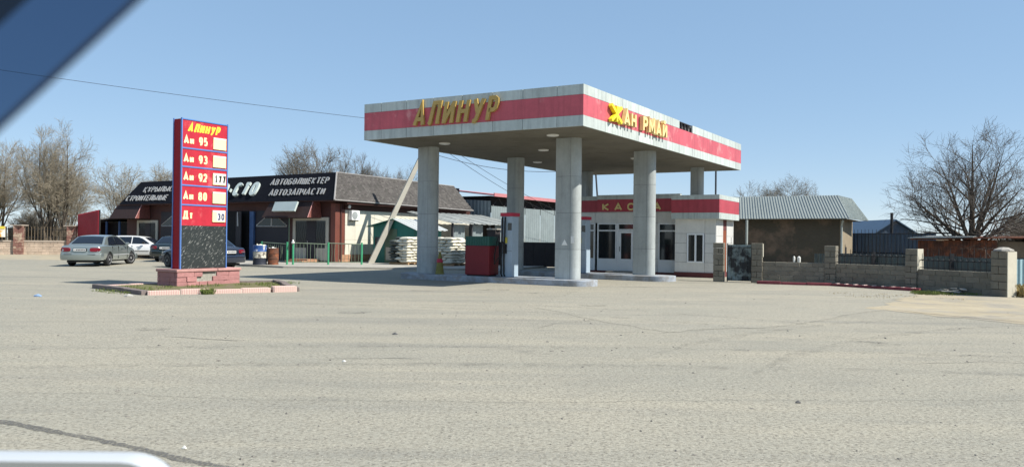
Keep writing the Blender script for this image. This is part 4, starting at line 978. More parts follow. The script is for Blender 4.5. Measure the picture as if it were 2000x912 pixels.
def sackstack(x, y, layers, label, dark_layers=0, seed=1):
    rr = random.Random(seed); z = .09
    p = Thing('pallet', label.replace('white cement sack in', 'wooden pallet under'), 'pallet', x, y, z, group='wooden pallets'); 
    for i in range(3): p.part('bearer', MB().box(x - .62, x + .62, y - .55 + i * .5, y - .45 + i * .5, z, z + .09), 'pallet')
    for i in range(6): p.part('deck_board', MB().box(x - .62 + i * .22, x - .48 + i * .22, y - .58, y + .58, z + .09, z + .11), 'pallet')
    z0 = z + .11
    for k_ in range(layers):
        spots = [(-.31, -.42), (.31, -.42), (-.31, 0), (.31, 0), (-.31, .42), (.31, .42)] if k_ % 2 == 0 else [(-.42, -.31, 1), (0, -.31, 1), (.42, -.31, 1), (-.42, .31, 1), (0, .31, 1), (.42, .31, 1)]
        if k_ == layers - 1: spots = rr.sample(spots, 4)
        for s_ in spots:
            dk = bool(dark_layers and s_[0] < -.2 and s_[1] < .1)
            o = bpy.data.objects.new('cement_sack', rr.choice(SKD if dk else SK)); COL.objects.link(o)
            o.location = st(x + s_[0] + rr.uniform(-.04, .05), y + s_[1] + rr.uniform(-.04, .04), z0 + .075 + k_ * .146)
            o.rotation_euler = (rr.uniform(-.06, .06), rr.uniform(-.06, .06), -TH + (math.pi / 2 if len(s_) == 3 else 0) + rr.uniform(-.12, .12)); tag(o, label.replace('white cement', 'dark cement') if dk else label, 'sack', 'dark stacked sacks' if dk else 'stacked cement sacks')
sackstack(-15.55, 11.35, 9, 'white cement sack in the stack beside the green shed', 1, 4)
sackstack(-13.1, 11.85, 9, 'white cement sack in the stack between column and red cabinet', 0, 6)

# dark brick gate posts and board fence behind the pumps
t = Thing('board_fence', 'dark board fence with brick posts behind the dispensers', 'fence', -9.5, 15.2)
fx = [(-11.9, 14.2, 1.95), (-7.2, 15.6, 1.95)]
for x, y, h in fx:
    t.part('post', MB().box(x - .25, x + .25, y - .25, y + .25, 0, h), 'dark_fence')
t.part('post_cap', MB().prism(stadium(-11.9, 14.2, .8, .6, 4), 1.95, 2.02), 'concrete')
for i in range(16):
    f0, f1 = i / 16, (i + 1) / 16; a, b = Vector(fx[0][:2]), Vector(fx[1][:2]); p, q = a.lerp(b, f0 - .002), a.lerp(b, f1 + .002); p.y += .012 * (i % 2); q.y += .012 * (i % 2)
    t.part('board', MB().hull8([(p.x, p.y, .05), (q.x, q.y, .05), (q.x, q.y + .03, .05), (p.x, p.y + .03, .05)], [(p.x, p.y, 1.32), (q.x, q.y, 1.32), (q.x, q.y + .03, 1.32), (p.x, p.y + .03, 1.32)]), 'dark_fence')
for i in range(12):
    x0 = -6.9 + i * .3; t.part('board', MB().box(x0 - .003, x0 + .303, 15.6 + .012 * (i % 2), 15.63 + .012 * (i % 2), .05, 1.28 + .03 * (i % 3)), 'dark_fence')

# lean-to and grey workshop behind
t = Thing('lean_to', 'open lean to shed with pale slate roof against the shop side', 'shed', -17.6, 19.5)
mb = MB(); n = 26
for i in range(n):
    y0 = 16.2 + 8.2 * i / n; y1 = y0 + 8.2 / n; o = .03 if i % 2 else 0; e = .06 * math.sin(i * 1.9)
    mb.slab([(-19.35, y0, 3.02 + o), (-15.9 + e, y0, 2.32 + o), (-15.9 + e, y1, 2.32 + o), (-19.35, y1, 3.02 + o)], (0, 0, .03))
t.part('roof', mb, 'slate')
for y in (16.4, 18.4, 20.4, 22.4, 24.2): t.part('post', MB().box(-16.2, -16.1, y, y + .1, 0, 2.36), 'steel_dark')
for y in (16.9, 18.9, 21.5): t.part('wall_sheet', MB().corrugated((-16.4, y), (-16.4, y + 1.2), 0, 2.3, .16, .015), 'sheet_grey')
t.part('back_wall', MB().box(-19.4, -16.3, 24.3, 24.4, 0, 2.4), 'dark_fence')
g = Thing('grey_workshop', 'grey corrugated workshop with a pale red roof behind the shop', 'workshop', -23, 34)
for i in range(8):
    y0 = 25.0 + i * 2.4; g.part('wall_sheet', MB().corrugated((-18.9, y0), (-18.9, y0 + 2.39), 0, 3.75, .3, .02), 'sheet_grey')
g.part('end_wall', MB().corrugated((-27, 25.0), (-18.95, 25.0), 0, (4.6, 4.1), .3, .02), 'sheet_grey')
g.part('roof', MB().slab([(-18.4, 24.6, 4.42), (-18.4, 44.6, 4.42), (-27, 44.6, 5.4), (-27, 24.6, 5.4)], (0, 0, .09)), 'roof_pink')
for i in range(13):
    y = 25.2 + i * 1.5; mb = MB(); mb.tube([(-18.9, y, 3.75), (-18.9, y + .75, 4.35), (-18.9, y + 1.5, 3.75)], .03, 4); g.part('truss', mb, 'steel_dark')
g.part('truss_shade', MB().box(-26, -19.1, 25.2, 44, 3.7, 4.46), 'painted_void'); g.part('fascia_board', MB().box(-18.45, -18.38, 24.6, 44.6, 4.38, 4.62), 'roof_pink')  # solid dark box painted as the shade among the trusses

# ------------------------------------------------------------------ right side: garage, gate, block wall
t = Thing('garage', 'plain grey rendered garage with a ridged zinc mansard roof behind the block wall', 'garage', 2, 22.5)
GX, GY = 4.27, 20.5
t.part('wall', MB().box(-4.0, GX, GY, 25.2, 0, 2.72), 'garage_wall'); t.part('side_slab', MB().box(GX, GX + .03, GY, 25.2, 0, 2.6), 'garage_side')
def ridged(a, b, c, d, n, m, name='roof_sheet'):
    """a,b bottom edge; d,c top edge; standing ribs"""
    a, b, c, d = map(Vector, (a, b, c, d)); nrm = (b - a).cross(d - a).normalized(); mb = MB()
    mb.slab([a, b, c, d], -nrm * .03)
    for i in range(n + 1):
        p, q = a.lerp(b, i / n), d.lerp(c, i / n); s_ = (b - a).normalized() * .018
        mb.slab([p - s_ + nrm * .001, p + s_ + nrm * .001, q + s_ * .9 + nrm * .001, q - s_ * .9 + nrm * .001], nrm * .022)
    t.part(name, mb, m)
ridged((-4.5, 20.0, 2.64), (4.76, 20.0, 2.66), (4.08, 21.0, 3.84), (-4.5, 21.0, 3.84), 66, 'garage_roof')
ridged((4.76, 20.0, 2.66), (5.1, 25.0, 2.66), (4.3, 24.6, 3.84), (4.08, 21.0, 3.84), 26, 'garage_roof')
t.part('roof_top', MB().box(-4.5, 4.08, 21.0, 24.6, 3.74, 3.82), 'garage_roof')
t.part('eave_soffit', MB().box(-4.5, 4.74, 20.02, 25, 2.605, 2.63), 'garage_wall')
t.part('downpipe', MB().tube([(4.45, 20.2, 2.6), (4.36, 20.42, 2.3), (4.36, 20.42, .5)], .05, 8), 'garage_roof')
t.part('vent_door', MB().box(GX + .03, GX + .05, 22.2, 22.7, .5, 1.25), 'painted_void')
single('steel_post', 'pale steel post standing between kiosk and garage', 'post', MB().tube([(.72, 16.5, 0), (.72, 16.5, 2.5)], .06, 8), 'garage_roof', .72, 16.5, 0, 'S')

# block wall: piers and panels of single blocks (ground coordinates)
PIER = [((7.72, 28.4), 1.45), ((8.96, 27.85), 1.45), ((11.30, 26.98), 1.39), ((13.08, 24.8), 1.33), ((14.25, 22.1), 1.32)]
wallth = Thing('block_wall', 'low grey concrete block wall with piers and black iron pickets at right', 'wall', 11.3, 26, 0, 'W')
ub = unit_block('block', .035); rr = random.Random(21)
def pier(th, c, h, dirn, n=7, w_=.40, m=None):
    for i in range(n):
        hh = h / n
        if i % 2:
            for s_ in (-.25, .25): th.piece('block', m or ub, (c[0] + s_ * w_ * math.cos(dirn), c[1] + s_ * w_ * math.sin(dirn), i * hh), (w_ / 2 - .01, w_ + rr.uniform(-.01, .01), hh - .009), dirn)
        else: th.piece('block', m or ub, (c[0], c[1], i * hh), (w_ + rr.uniform(-.012, .012), w_ + rr.uniform(-.012, .012), hh - .009), dirn)
def panel(th, A, B, h, rows, m=None, bl_=.42, dep=.2, cap=None):
    A, B = Vector(A), Vector(B); d = B - A; L = d.length; d /= L; ang = math.atan2(d.y, d.x); hh = h / rows
    mort = MB(); nn = Vector((-d.y, d.x)) * (dep / 2 - .02)
    mort.hull8([(*(A + nn), 0), (*(A - nn), 0), (*(B - nn), 0), (*(B + nn), 0)], [(*(A + nn), h - .02), (*(A - nn), h - .02), (*(B - nn), h - .02), (*(B + nn), h - .02)])
    th.part('mortar', mort, 'mortar')
    for j in range(rows):
        s_ = 0; first = True
        while s_ < L - .02:
            l = bl_ * (.5 if first and j % 2 else 1) * rr.uniform(.94, 1.08); first = False; l = min(l, L - s_)
            if L - s_ - l < .12: l = L - s_
            c = A + d * (s_ + l / 2); th.piece('block', m or ub, (c.x, c.y, j * hh), (l - .010, dep + rr.uniform(-.012, .012), hh - .009), ang); s_ += l
DIR = []
for i in range(5):
    a = Vector(PIER[max(0, i - 1)][0]); b = Vector(PIER[min(4, i + 1)][0]); DIR.append(math.atan2((b - a).y, (b - a).x))
for i, (c, h) in enumerate(PIER): pier(wallth, c, h, DIR[i], 6 if i == 4 else 7, .46 if i == 4 else .38)
for i, (h, r_) in ((1, (.78, 5)), (2, (.77, 5)), (3, (.69, 4))):
    a, b = Vector(PIER[i][0]), Vector(PIER[i + 1][0]); d = (b - a).normalized(); panel(wallth, a + d * .19, b - d * .2, h, r_)
    # iron pickets
    L = (b - a).length - .42; n = int(L / .19)
    if i > 1:
        A0 = a + d * .2
        p, q = A0, b - d * .2
        wallth.part('rail', MB().tube([(p.x, p.y, h + .28), (q.x, q.y, h + .28)], .014, 4).tube([(p.x, p.y, h + .05), (q.x, q.y, h + .05)], .012, 4), 'iron')
        for k_ in range(n):
            if i == 1 and k_ < 3: continue
            c = A0 + d * (L * (k_ + .5) / n); tall = .62 if k_ % 2 else .45
            mb = MB(); mb.tube([(c.x, c.y, h - .02), (c.x, c.y, h + tall), (c.x, c.y, h + tall + .08)], [.011, .011, .002], 4)
            mb.tube([(c.x - d.x * .06, c.y - d.y * .06, h + .34), (c.x, c.y, h + .28), (c.x + d.x * .06, c.y + d.y * .06, h + .34)], .008, 3); wallth.part('picket', mb, 'iron')
c5 = PIER[4][0]
wallth.part('pier_cap', MB().lathe([(.27, 1.32), (.25, 1.36), (.12, 1.42), (0, 1.43)], 8, (c5[0], c5[1], 0)), 'concrete')
for i, z0, z1 in ((1, .95, 1.42), (3, .62, 1.33), (4, .0, 1.3)):
    c = Vector(PIER[i][0]); e = Vector((math.cos(DIR[i]), math.sin(DIR[i]))); w_ = .23 if i == 4 else .19; f = c + e * w_; nn = Vector((-e.y, e.x)) * (w_ - .03)
    wallth.part('cream_slab', MB().hull8([(*(f - nn), z0), (*(f - nn + e * .022), z0), (*(f + nn + e * .022), z0), (*(f + nn), z0)], [(*(f - nn), z1), (*(f - nn + e * .022), z1), (*(f + nn + e * .022), z1), (*(f + nn), z1)]), 'pillar_cream')  # thin cream slab on one face of the pier
# sheet gate between the first two piers
a, b = Vector(PIER[0][0]), Vector(PIER[1][0]); d = (b - a).normalized(); p, q = a + d * .30, b - d * .2
g = Thing('sheet_gate', 'stained blotchy sheet metal gate between two block piers', 'gate', (p.x + q.x) / 2, (p.y + q.y) / 2, 0, 'W')
g.part('sheet', MB().corrugated((p.x, p.y), (q.x, q.y), .05, 1.38, .16, .012), 'gate_camo')
g.part('frame', MB().tube([(p.x, p.y, .02), (p.x, p.y, 1.42), (q.x, q.y, 1.42), (q.x, q.y, .02)], .022, 4), 'iron')
g.part('frame', MB().tube([(p.x, p.y - .02, 1.28), (q.x, q.y - .02, 1.28)], .014, 4), 'iron')
for k_ in range(4):
    c = p.lerp(q, .15 + k_ * .18); g.part('spike', MB().tube([(c.x, c.y, 1.42), (c.x, c.y, 1.64)], .008, 4), 'iron')
for k_, (x_, y_) in enumerate(((10.14, 27.40), (10.30, 27.36))):
    single('white_canister', ('narrow' if k_ == 0 else 'wide') + ' white canister standing on the block wall before the garage', 'canister', MB().lathe([(.035 + .02 * k_, .775), (.04 + .02 * k_, .80), (.04 + .02 * k_, .95), (.02, .99), (.0, 1.0)], 12, (x_, y_, 0)), 'litter', x_, y_, .775, smooth=40)
# red kerb at the wall foot
kr = Thing('red_kerb', 'dark red painted kerb along the foot of the block wall', 'kerb', 11, 25.5, 0, 'W')
kerbrun((8.75, 27.2), (11.1, 26.45), 'kerb_red', 3, .22, .10, th=kr); kerbrun((11.1, 26.45), (12.85, 24.0), 'kerb_red', 3, .22, .10, th=kr)
ub2 = unit_block('kerb_stripe', .05); A_, B_ = Vector((11.15, 26.38)), Vector((12.85, 24.0)); e = (B_ - A_).normalized()
for k_ in range(9):
    c = A_.lerp(B_, .05 + k_ * .11); kr.piece('painted_stripe', ub2, (c.x, c.y, .03), (.07, .2, .075), math.atan2(e.y, e.x))
# rubble boards and grass at the wall end
rb = Thing('rubble_heap', 'heap of broken pale boards lying at the wall foot', 'rubble', 13.55, 23.0, 0, 'W')
for k_ in range(9):
    x, y = 13.45 + rr.uniform(-.35, .3), 22.95 + rr.uniform(-.35, .4); an = rr.uniform(0, 3.1); l = rr.uniform(.3, .6); tl = rr.uniform(-.12, .15)
    ca, sa = math.cos(an) * l / 2, math.sin(an) * l / 2; z = .02 + k_ * .018; wx, wy = -math.sin(an) * .07, math.cos(an) * .07
    rb.part('board', MB().slab([(x - ca - wx, y - sa - wy, z), (x + ca - wx, y + sa - wy, z + tl), (x + ca + wx, y + sa + wy, z + tl), (x - ca + wx, y - sa + wy, z)], (0, 0, .02)), 'board_pale')
rr2 = random.Random(8)
tufts('grass', [(12.7 + rr2.uniform(-.5, .9), 22.9 + rr2.uniform(-.55, .4), 0, .3) for _ in range(16)], 80, .08, 'grass', 11)
tufts('dry_grass', [(14.9 + rr2.uniform(-.3, .9), 22.3 + rr2.uniform(-.5, .6), 0, .3) for _ in range(12)], 80, .32, 'dry_grass', 12)
tufts('dry_grass', [(9.5 + 3 * rr2.random(), 20.5 + 2.2 * rr2.random(), 0, .4) for _ in range(8)], 14, .05, 'dry_grass', 13)

# yards behind the wall
def along(A, B, n):
    A, B = Vector(A), Vector(B); return [(A.lerp(B, i / n), A.lerp(B, (i + .985) / n)) for i in range(n)]
t = Thing('sheet_fence', 'blue grey corrugated sheet fence standing behind the block wall', 'fence', 14.6, 29, 0, 'W')
for i, (p, q) in enumerate(along((12.7, 32.0), (17.0, 25.2), 8)): t.part('fence_sheet', MB().corrugated((p.x, p.y), (q.x, q.y), 0, 1.02 + .04 * (i % 2), .2, .018), 'sheet_teal')
for x, y in ((14.0, 29.6), (15.6, 27.1)): t.part('post', MB().box(x, x + .12, y, y + .1, 0, 1.15), 'iron')
t = Thing('rusty_shed', 'low shed clad in rusty brown iron sheets under the bare tree', 'shed', 18, 31, 0, 'W')
t.part('wall', MB().prism([(16.95, 31.7), (19.9, 29.2), (22.2, 31.9), (19.2, 34.4)], 0, 1.60), 'wood_old')
for i, (p, q) in enumerate(along((16.85, 31.66), (19.0, 29.84), 3)): t.part('rusty_sheet', MB().corrugated((p.x, p.y), (q.x, q.y), .60 + .07 * (i % 2), 1.62 + .02 * i, .12, .012), 'rust')
t.part('roof', MB().slab([(16.5, 31.6, 1.64), (20.0, 28.7, 1.74), (22.7, 31.9, 1.86), (19.2, 34.8, 1.76)], (0, 0, .04)), 'rust')
t.part('felt', MB().slab([(16.4, 31.62, 1.70), (18.2, 30.1, 1.755), (20.3, 33.0, 1.85), (18.9, 34.6, 1.81)], (0, 0, .03)), 'slate')
t = Thing('blue_fence', 'tall blue corrugated yard fence topped with thin spikes', 'fence', 20.2, 40, 0, 'W')
for p, q in along((18.9, 43.0), (20.9, 37.6), 6): t.part('fence_sheet', MB().corrugated((p.x, p.y), (q.x, q.y), 0, 1.98, .2, .02), 'sheet_blue')
for p, q in along((18.85, 42.9), (20.82, 37.6), 22): t.part('spike', MB().tube([(p.x, p.y, 1.0), (p.x, p.y, 2.2)], .012, 4), 'iron')
t.part('rail', MB().tube([(18.84, 42.95, .95), (20.82, 37.58, .95)], .025, 4).tube([(18.84, 42.95, 1.98), (20.82, 37.58, 1.98)], .02, 4), 'iron')
t = Thing('blue_house', 'small blue gabled house behind the blue yard fence', 'house', 22.0, 48, 0, 'W')
t.part('wall', MB().add([(21.0, 44, 0), (23.2, 44, 0), (23.2, 44, 2.05), (22.05, 44, 2.75), (20.95, 44, 2.05), (21, 50, 0), (23.2, 50, 0), (23.2, 50, 2.05), (22.05, 50, 2.75), (20.95, 50, 2.05)], [(0, 1, 2, 3, 4), (5, 9, 8, 7, 6), (0, 4, 9, 5), (1, 6, 7, 2)]), 'roof_blue')
t.part('roof', MB().slab([(20.8, 43.8, 1.98), (22.05, 43.8, 2.78), (22.05, 50.2, 2.78), (20.8, 50.2, 1.98)], (0, 0, .06)).slab([(23.35, 43.8, 1.98), (22.05, 43.8, 2.785), (22.05, 50.2, 2.785), (23.35, 50.2, 1.98)], (0, 0, .06)), 'sheet_blue')
single('stove_pipe', 'slim dark chimney pipe rising beside the blue house', 'chimney', MB().tube([(21.0, 42.2, 0), (21.0, 42.2, 3.15)], .08, 8), 'iron', 21.0, 42.2, 0)
t = Thing('pale_fence', 'pale blue corrugated fence past the wall end at the right edge', 'fence', 16, 23.6, 0, 'W')
for i in range(4):
    x0 = 15.35 + i * .9; t.part('fence_sheet', MB().corrugated((x0, 23.5 + i * .12), (x0 + .89, 23.62 + i * .12), .15, 1.05, .16, .015), 'sheet_pale')
t.part('post', MB().box(15.2, 15.29, 23.45, 23.53, 0, 1.32), 'pole_concrete')
wl = Thing('far_boundary_wall', 'long dark board wall closing the yards in the distance', 'wall', 20, 60, 0, 'W')
for i in range(30): wl.part('board_section', MB().box(8 + i * 3.0, 10.98 + i * 3.0, 58 + i * .2, 58.1 + i * .2, 0, 1.7 + .1 * (i % 3)), 'wood_old')

# ------------------------------------------------------------------ left side
lw = Thing('brick_wall', 'low tan block wall with red brick pillars and pickets at far left', 'wall', -36, 52.6, 0, 'W')
ubw = unit_block('wall_block', .04); ubp = unit_block('pillar_red', .03)
A_ = Vector((-46, 48.6)); B_ = Vector((-31.3, 54.3)); d = (B_ - A_).normalized()
panel(lw, A_, B_, .90, 5, ubw, .46, .25)
lw.part('coping', MB().hull8([(A_.x, A_.y - .18, .885), (B_.x, B_.y - .18, .885), (B_.x, B_.y + .18, .885), (A_.x, A_.y + .18, .885)], [(A_.x, A_.y - .18, .98), (B_.x, B_.y - .18, .98), (B_.x, B_.y + .18, .98), (A_.x, A_.y + .18, .98)]), 'wall_cap')
for s_ in (.12, .35, .575, .795, 1.0):
    c = A_.lerp(B_, s_); pier(lw, (c.x, c.y), 2.0, math.atan2(d.y, d.x), 10, .62, ubp)
    lw.part('pillar_cap', MB().box(c.x - .4, c.x + .4, c.y - .4, c.y + .4, 2.0, 2.06), 'wall_cap')
for s_ in range(4):
    a, b = A_.lerp(B_, .12 + s_ * .222), A_.lerp(B_, .12 + (s_ + 1) * .222)
    lw.part('rail', MB().tube([(a.x, a.y, 1.2), (b.x, b.y, 1.2)], .02, 4).tube([(a.x, a.y, 1.75), (b.x, b.y, 1.75)], .02, 4), 'iron')
    for k_ in range(18):
        c = a.lerp(b, (k_ + .5) / 18); lw.part('picket', MB().tube([(c.x, c.y, .98), (c.x, c.y, 1.95)], .018, 4), 'wood_old')
c = A_.lerp(B_, .70)
pd = Thing('poster_board', 'white poster with yellow heading fixed to the picket fence', 'poster', -36.0, 52.1, 0, 'W')
pd.part('sheet', MB().slab([(-36.4, 52.05, 1.2), (-34.9, 52.55, 1.2), (-34.9, 52.55, 1.95), (-36.4, 52.05, 1.95)], (.01, -.03, 0)), 'poster')
pd.part('heading', MB().slab([(-36.38, 52.01, 1.76), (-34.92, 52.50, 1.76), (-34.92, 52.50, 1.94), (-36.38, 52.01, 1.94)], (.005, -.012, 0)), 'yellow')
t = Thing('red_sheet_gate', 'dark red corrugated sheet gate leaf beside the shop annex', 'gate', -29.7, 53.3, 0, 'W')
t.part('sheet', MB().corrugated((-30.9, 54.3), (-28.55, 52.7), .1, (2.85, 3.15), .16, .02), 'red_sheet')
t.part('frame', MB().tube([(-30.88, 54.36, 0), (-30.88, 54.36, 2.85)], .05, 4).tube([(-28.52, 52.76, 0), (-28.52, 52.76, 3.15)], .05, 4), 'iron')
fd = Thing('old_board_fence', 'weathered board fence standing behind the left block wall', 'fence', -40, 58, 0, 'W')
for i in range(46): fd.part('board', MB().box(-52 + i * .5, -51.52 + i * .5, 57.4 + i * .13, 57.45 + i * .13, 0, 1.9 + .08 * ((i * 7) % 4)), 'wood_old')

# ------------------------------------------------------------------ bare trees
def tree_mesh(seed, h, trunks, lean, limbs, kids, tw=.011, fan=52, trunk=.2, limb=.72, r0=.16, curl=.35):
    """short trunk(s), long arching limbs, ever shorter side branches and fine twigs along them"""
    rr = random.Random(seed); T, Cw = MB(), MB(); lens = [.33, .17, .085, .05]
    def tilt(d, ang):
        ax = d.cross(Vector((rr.uniform(-1, 1), rr.uniform(-1, 1), rr.uniform(-1, 1))))
        if ax.length < 1e-3: ax = Vector((1, 0, 0))
        return (Matrix.Rotation(ang, 3, ax.normalized()) @ d).normalized()
    def path(p, d, L, n, wob, up):
        pts = [p.copy()]
        for i in range(n):
            d = (d + Vector((rr.uniform(-1, 1), rr.uniform(-1, 1), rr.uniform(-.8, .8))) * wob + Vector((0, 0, up))).normalized(); pts.append(pts[-1] + d * (L / n))
        return pts
    def side(pts, rad, lv, Lp):
        if lv >= len(kids): return
        n = len(pts) - 1
        for j in range(kids[lv]):
            f = .22 + .78 * (j + rr.random()) / kids[lv]; x = min(f * n, n - .001); i = int(x); q = pts[i].lerp(pts[i + 1], x - i); rq = rad[i] + (rad[i + 1] - rad[i]) * (x - i)
            d = tilt((pts[i + 1] - pts[i]).normalized(), R(rr.uniform(24, 58))); L = h * lens[lv] * rr.uniform(.6, 1.25) * (1.15 - .55 * f)
            m_ = 4 if lv == 0 else (3 if lv == 1 else 2); c = path(q, d, L, m_, .13, .10 * curl)
            r1 = max(tw * (1.5 - .25 * lv), rq * .55); r2 = max(tw * .5, r1 * .3); rd = [r1 + (r2 - r1) * k_ / m_ for k_ in range(m_ + 1)]
            Cw.tube(c, rd, 4 if lv == 0 else 3, cap=False); side(c, rd, lv + 1, L)
    for k_ in range(trunks):
        a = 6.28 * k_ / trunks + rr.uniform(-.4, .4); o = Vector((math.cos(a), math.sin(a), 0)) * (.035 * h if trunks > 1 else 0)
        d = Vector((math.cos(a) * lean, math.sin(a) * lean, 1)).normalized(); tr = r0 * h / 8 * rr.uniform(.85, 1.1)
        pts = path(o - Vector((0, 0, .2)), d, h * trunk * rr.uniform(.85, 1.15) + .2, 4, .05, .02); T.tube(pts, [tr * (1.25 - .1 * i) for i in range(5)], 8)
        for j in range(limbs):
            az = 6.283 * (j + rr.uniform(-.3, .3)) / limbs + a; el = R(rr.uniform(.30, 1.0) * fan) if j else R(6)
            dd = Vector((math.cos(az) * math.sin(el), math.sin(az) * math.sin(el), math.cos(el))); dd = (dd + d * .25).normalized()
            st_ = pts[-1].lerp(pts[2], rr.uniform(0, .6) if j else 0); L = h * limb * rr.uniform(.8, 1.08) * (1 - .22 * el)
            c = path(st_, dd, L, 7, .10, .07 * curl); lr = tr * rr.uniform(.45, .62) if j else tr * .8
            rd = [lr + (tw * 1.6 - lr) * (i / 7) ** .8 for i in range(8)]; T.tube(c, rd, 6, cap=False); side(c, rd, 0, L)
    zm = max(v[2] for v in Cw.v); s_ = h / zm
    for mb in (T, Cw): mb.v = [(v[0] * s_, v[1] * s_, v[2] * s_) for v in mb.v]
    return T, Cw
TM = {}
def tree(name, label, x, y, key, scale=1.0, rot=0.0, twm='twig', cat='tree', sxy=1.0, group='bare trees'):
    T, Cw = TM[key]
    if (key, twm) not in TM: TM[(key, twm)] = (T.mesh('trunk', 'bark', 40), Cw.mesh('crown', twm, True))
    a, b = TM[(key, twm)]; t = Thing(name, label, cat, x, y, 0, 'L', group, rot); t.o.scale = (scale * sxy, scale * sxy, scale)
    t.part('trunk', a, None); t.part('crown', b, None)
TM['multi'] = tree_mesh(11, 10, 3, .30, 5, [10, 8, 6], .012, 42, .22, .78, .15)
TM['single'] = tree_mesh(29, 10, 1, .02, 15, [9, 8, 5], .0085, 72, .24, .74, .26, .30)
TM['bushy'] = tree_mesh(37, 10, 3, .22, 5, [10, 8, 6], .012, 44, .14, .80, .12)
TM['tall'] = tree_mesh(51, 10, 1, .02, 8, [10, 7, 5], .012, 30, .30, .72, .14)
TM['shrub'] = tree_mesh(71, 3, 5, .5, 4, [7, 6, 4], .008, 55, .12, .8, .09)
tree('bare_tree', 'big bare tree with several dark trunks behind the left wall', -34.6, 57.5, 'multi', 1.02, .3, 'twig_pale', sxy=.86)
tree('bare_tree', 'bare tree at the far left edge behind the picket fence', -40.6, 60, 'multi', .92, 2.1, 'twig_pale', sxy=.9)
tree('bare_tree', 'slender bare tree between big tree and shop roof', -38.2, 74, 'tall', .90, .5, 'twig_pale')
tree('bare_tree', 'bare tree just above the left end of the shop', -33.5, 73, 'bushy', .86, 1.7, 'twig_pale')
tree('bare_tree', 'bare tree filling the gap left of the price board', -44.5, 76, 'bushy', .86, 3.0, 'twig_pale')
tree('bare_tree', 'wide bushy bare tree rising behind the shop signboard', -17.8, 66, 'bushy', 1.02, .9, 'twig', sxy=.95)
tree('bare_tree', 'bare tree behind the middle of the shop roof', -13.6, 68, 'multi', .96, 4.0, 'twig', sxy=.8)
tree('bare_tree', 'smaller bare tree above the shingled shop side', -10.2, 70, 'bushy', .82, 5.2, 'twig', sxy=.9)
tree('bare_tree', 'large dark bare tree over the rusty shed at right', 19.3, 32.0, 'single', .69, 1.2, 'twig_dark', sxy=.98)
tree('bare_tree', 'round bare tree above the left part of the garage roof', 26.2, 80, 'bushy', .80, 2.4, 'twig')
tree('bare_tree', 'taller thin bare tree above the garage roof', 30.3, 82, 'tall', .90, .2, 'twig')
tree('bare_tree', 'low bare tree between the two trees over the garage', 28.4, 84, 'bushy', .64, 4.4, 'twig')
shr = [(-48, 58), (-44.5, 60), (-41.5, 59), (-38.5, 61), (-36, 60), (-33, 60.5), (-31.5, 58.5), (-46, 63), (-40, 64), (-35, 64), (-30, 62), (-27.5, 60)]
names = ['thicket bush behind the left picket fence', 'thicket bush by the tree trunks at left']
rr = random.Random(77)
for i, (x, y) in enumerate(shr): tree('bare_bush', 'bare brown thicket bush behind the left boundary wall', x, y, 'shrub', rr.uniform(.95, 1.4), rr.uniform(0, 6), 'twig', 'bush', group='thicket behind the left wall')
for i, (x, y, s_) in enumerate([(21.2, 31.0, .8), (22.3, 33.0, 1.0), (23.6, 34.5, 1.1), (22.2, 29.5, .7), (25, 36, 1.2), (24.0, 31.5, 1.0), (26.5, 38, 1.2)]):
    tree('bare_bush', 'tangled bare bush beside the tree at the right edge', x, y, 'shrub', s_, rr.uniform(0, 6), 'twig', 'bush', group='bushes at the right edge')

# ------------------------------------------------------------------ cars
def wheel(th, x, y, r, side, rimm, steer=0.0):
    w_ = .20; p = bpy.data.objects.new('wheel', None); COL.objects.link(p); p.parent = th.o; p.location = (x, y, r); p.rotation_euler = (0, 0, steer)
    mb = MB(); mb.lathe([(r * .60, -w_ / 2), (r * .92, -w_ / 2), (r, -w_ / 2 + .03), (r, w_ / 2 - .03), (r * .92, w_ / 2), (r * .60, w_ / 2)], 24, (0, 0, 0), 'Y')
    th.part('tyre', mb, 'rubber', parent=p, smooth=35)
    mb = MB(); yo = side * w_ / 2
    mb.lathe([(r * .64, yo - side * .04), (r * .62, yo + side * .004), (r * .55, yo - side * .008), (r * .53, yo - side * .05)], 24, (0, 0, 0), 'Y', False)
    mb.lathe([(.005, yo + side * .0), (r * .17, yo), (r * .2, yo - side * .03)], 12, (0, 0, 0), 'Y', False)
    for k_ in range(7):
        a = 6.283 * k_ / 7; c_, s_ = math.cos(a), math.sin(a); pr = (-s_, c_)
        q = [(c_ * r * .15 + pr[0] * .035, s_ * r * .15 + pr[1] * .035), (c_ * r * .56 + pr[0] * .045, s_ * r * .56 + pr[1] * .045), (c_ * r * .56 - pr[0] * .045, s_ * r * .56 - pr[1] * .045), (c_ * r * .15 - pr[0] * .035, s_ * r * .15 - pr[1] * .035)]
        mb.slab([(a_, yo - side * .012, b_) for a_, b_ in q], (0, -side * .03, 0))
    th.part('rim', mb, rimm, parent=p, smooth=30)
    mb = MB(); mb.lathe([(.0, -.01), (r * .6, -.01), (r * .6, .01), (0, .01)], 20, (0, side * .03, 0), 'Y', False); th.part('brake_disc', mb, 'car_black', parent=p)
def smoothpts(pts, n=5):
    out = []
    for i in range(len(pts) - 1):
        p0 = Vector(pts[max(i - 1, 0)]); p1 = Vector(pts[i]); p2 = Vector(pts[i + 1]); p3 = Vector(pts[min(i + 2, len(pts) - 1)])
        for k_ in range(n):
            t_ = k_ / n; out.append(.5 * ((2 * p1) + (p2 - p0) * t_ + (2 * p0 - 5 * p1 + 4 * p2 - p3) * t_ ** 2 + (3 * p1 - p0 - 3 * p2 + p3) * t_ ** 3))
    out.append(Vector(pts[-1])); return out
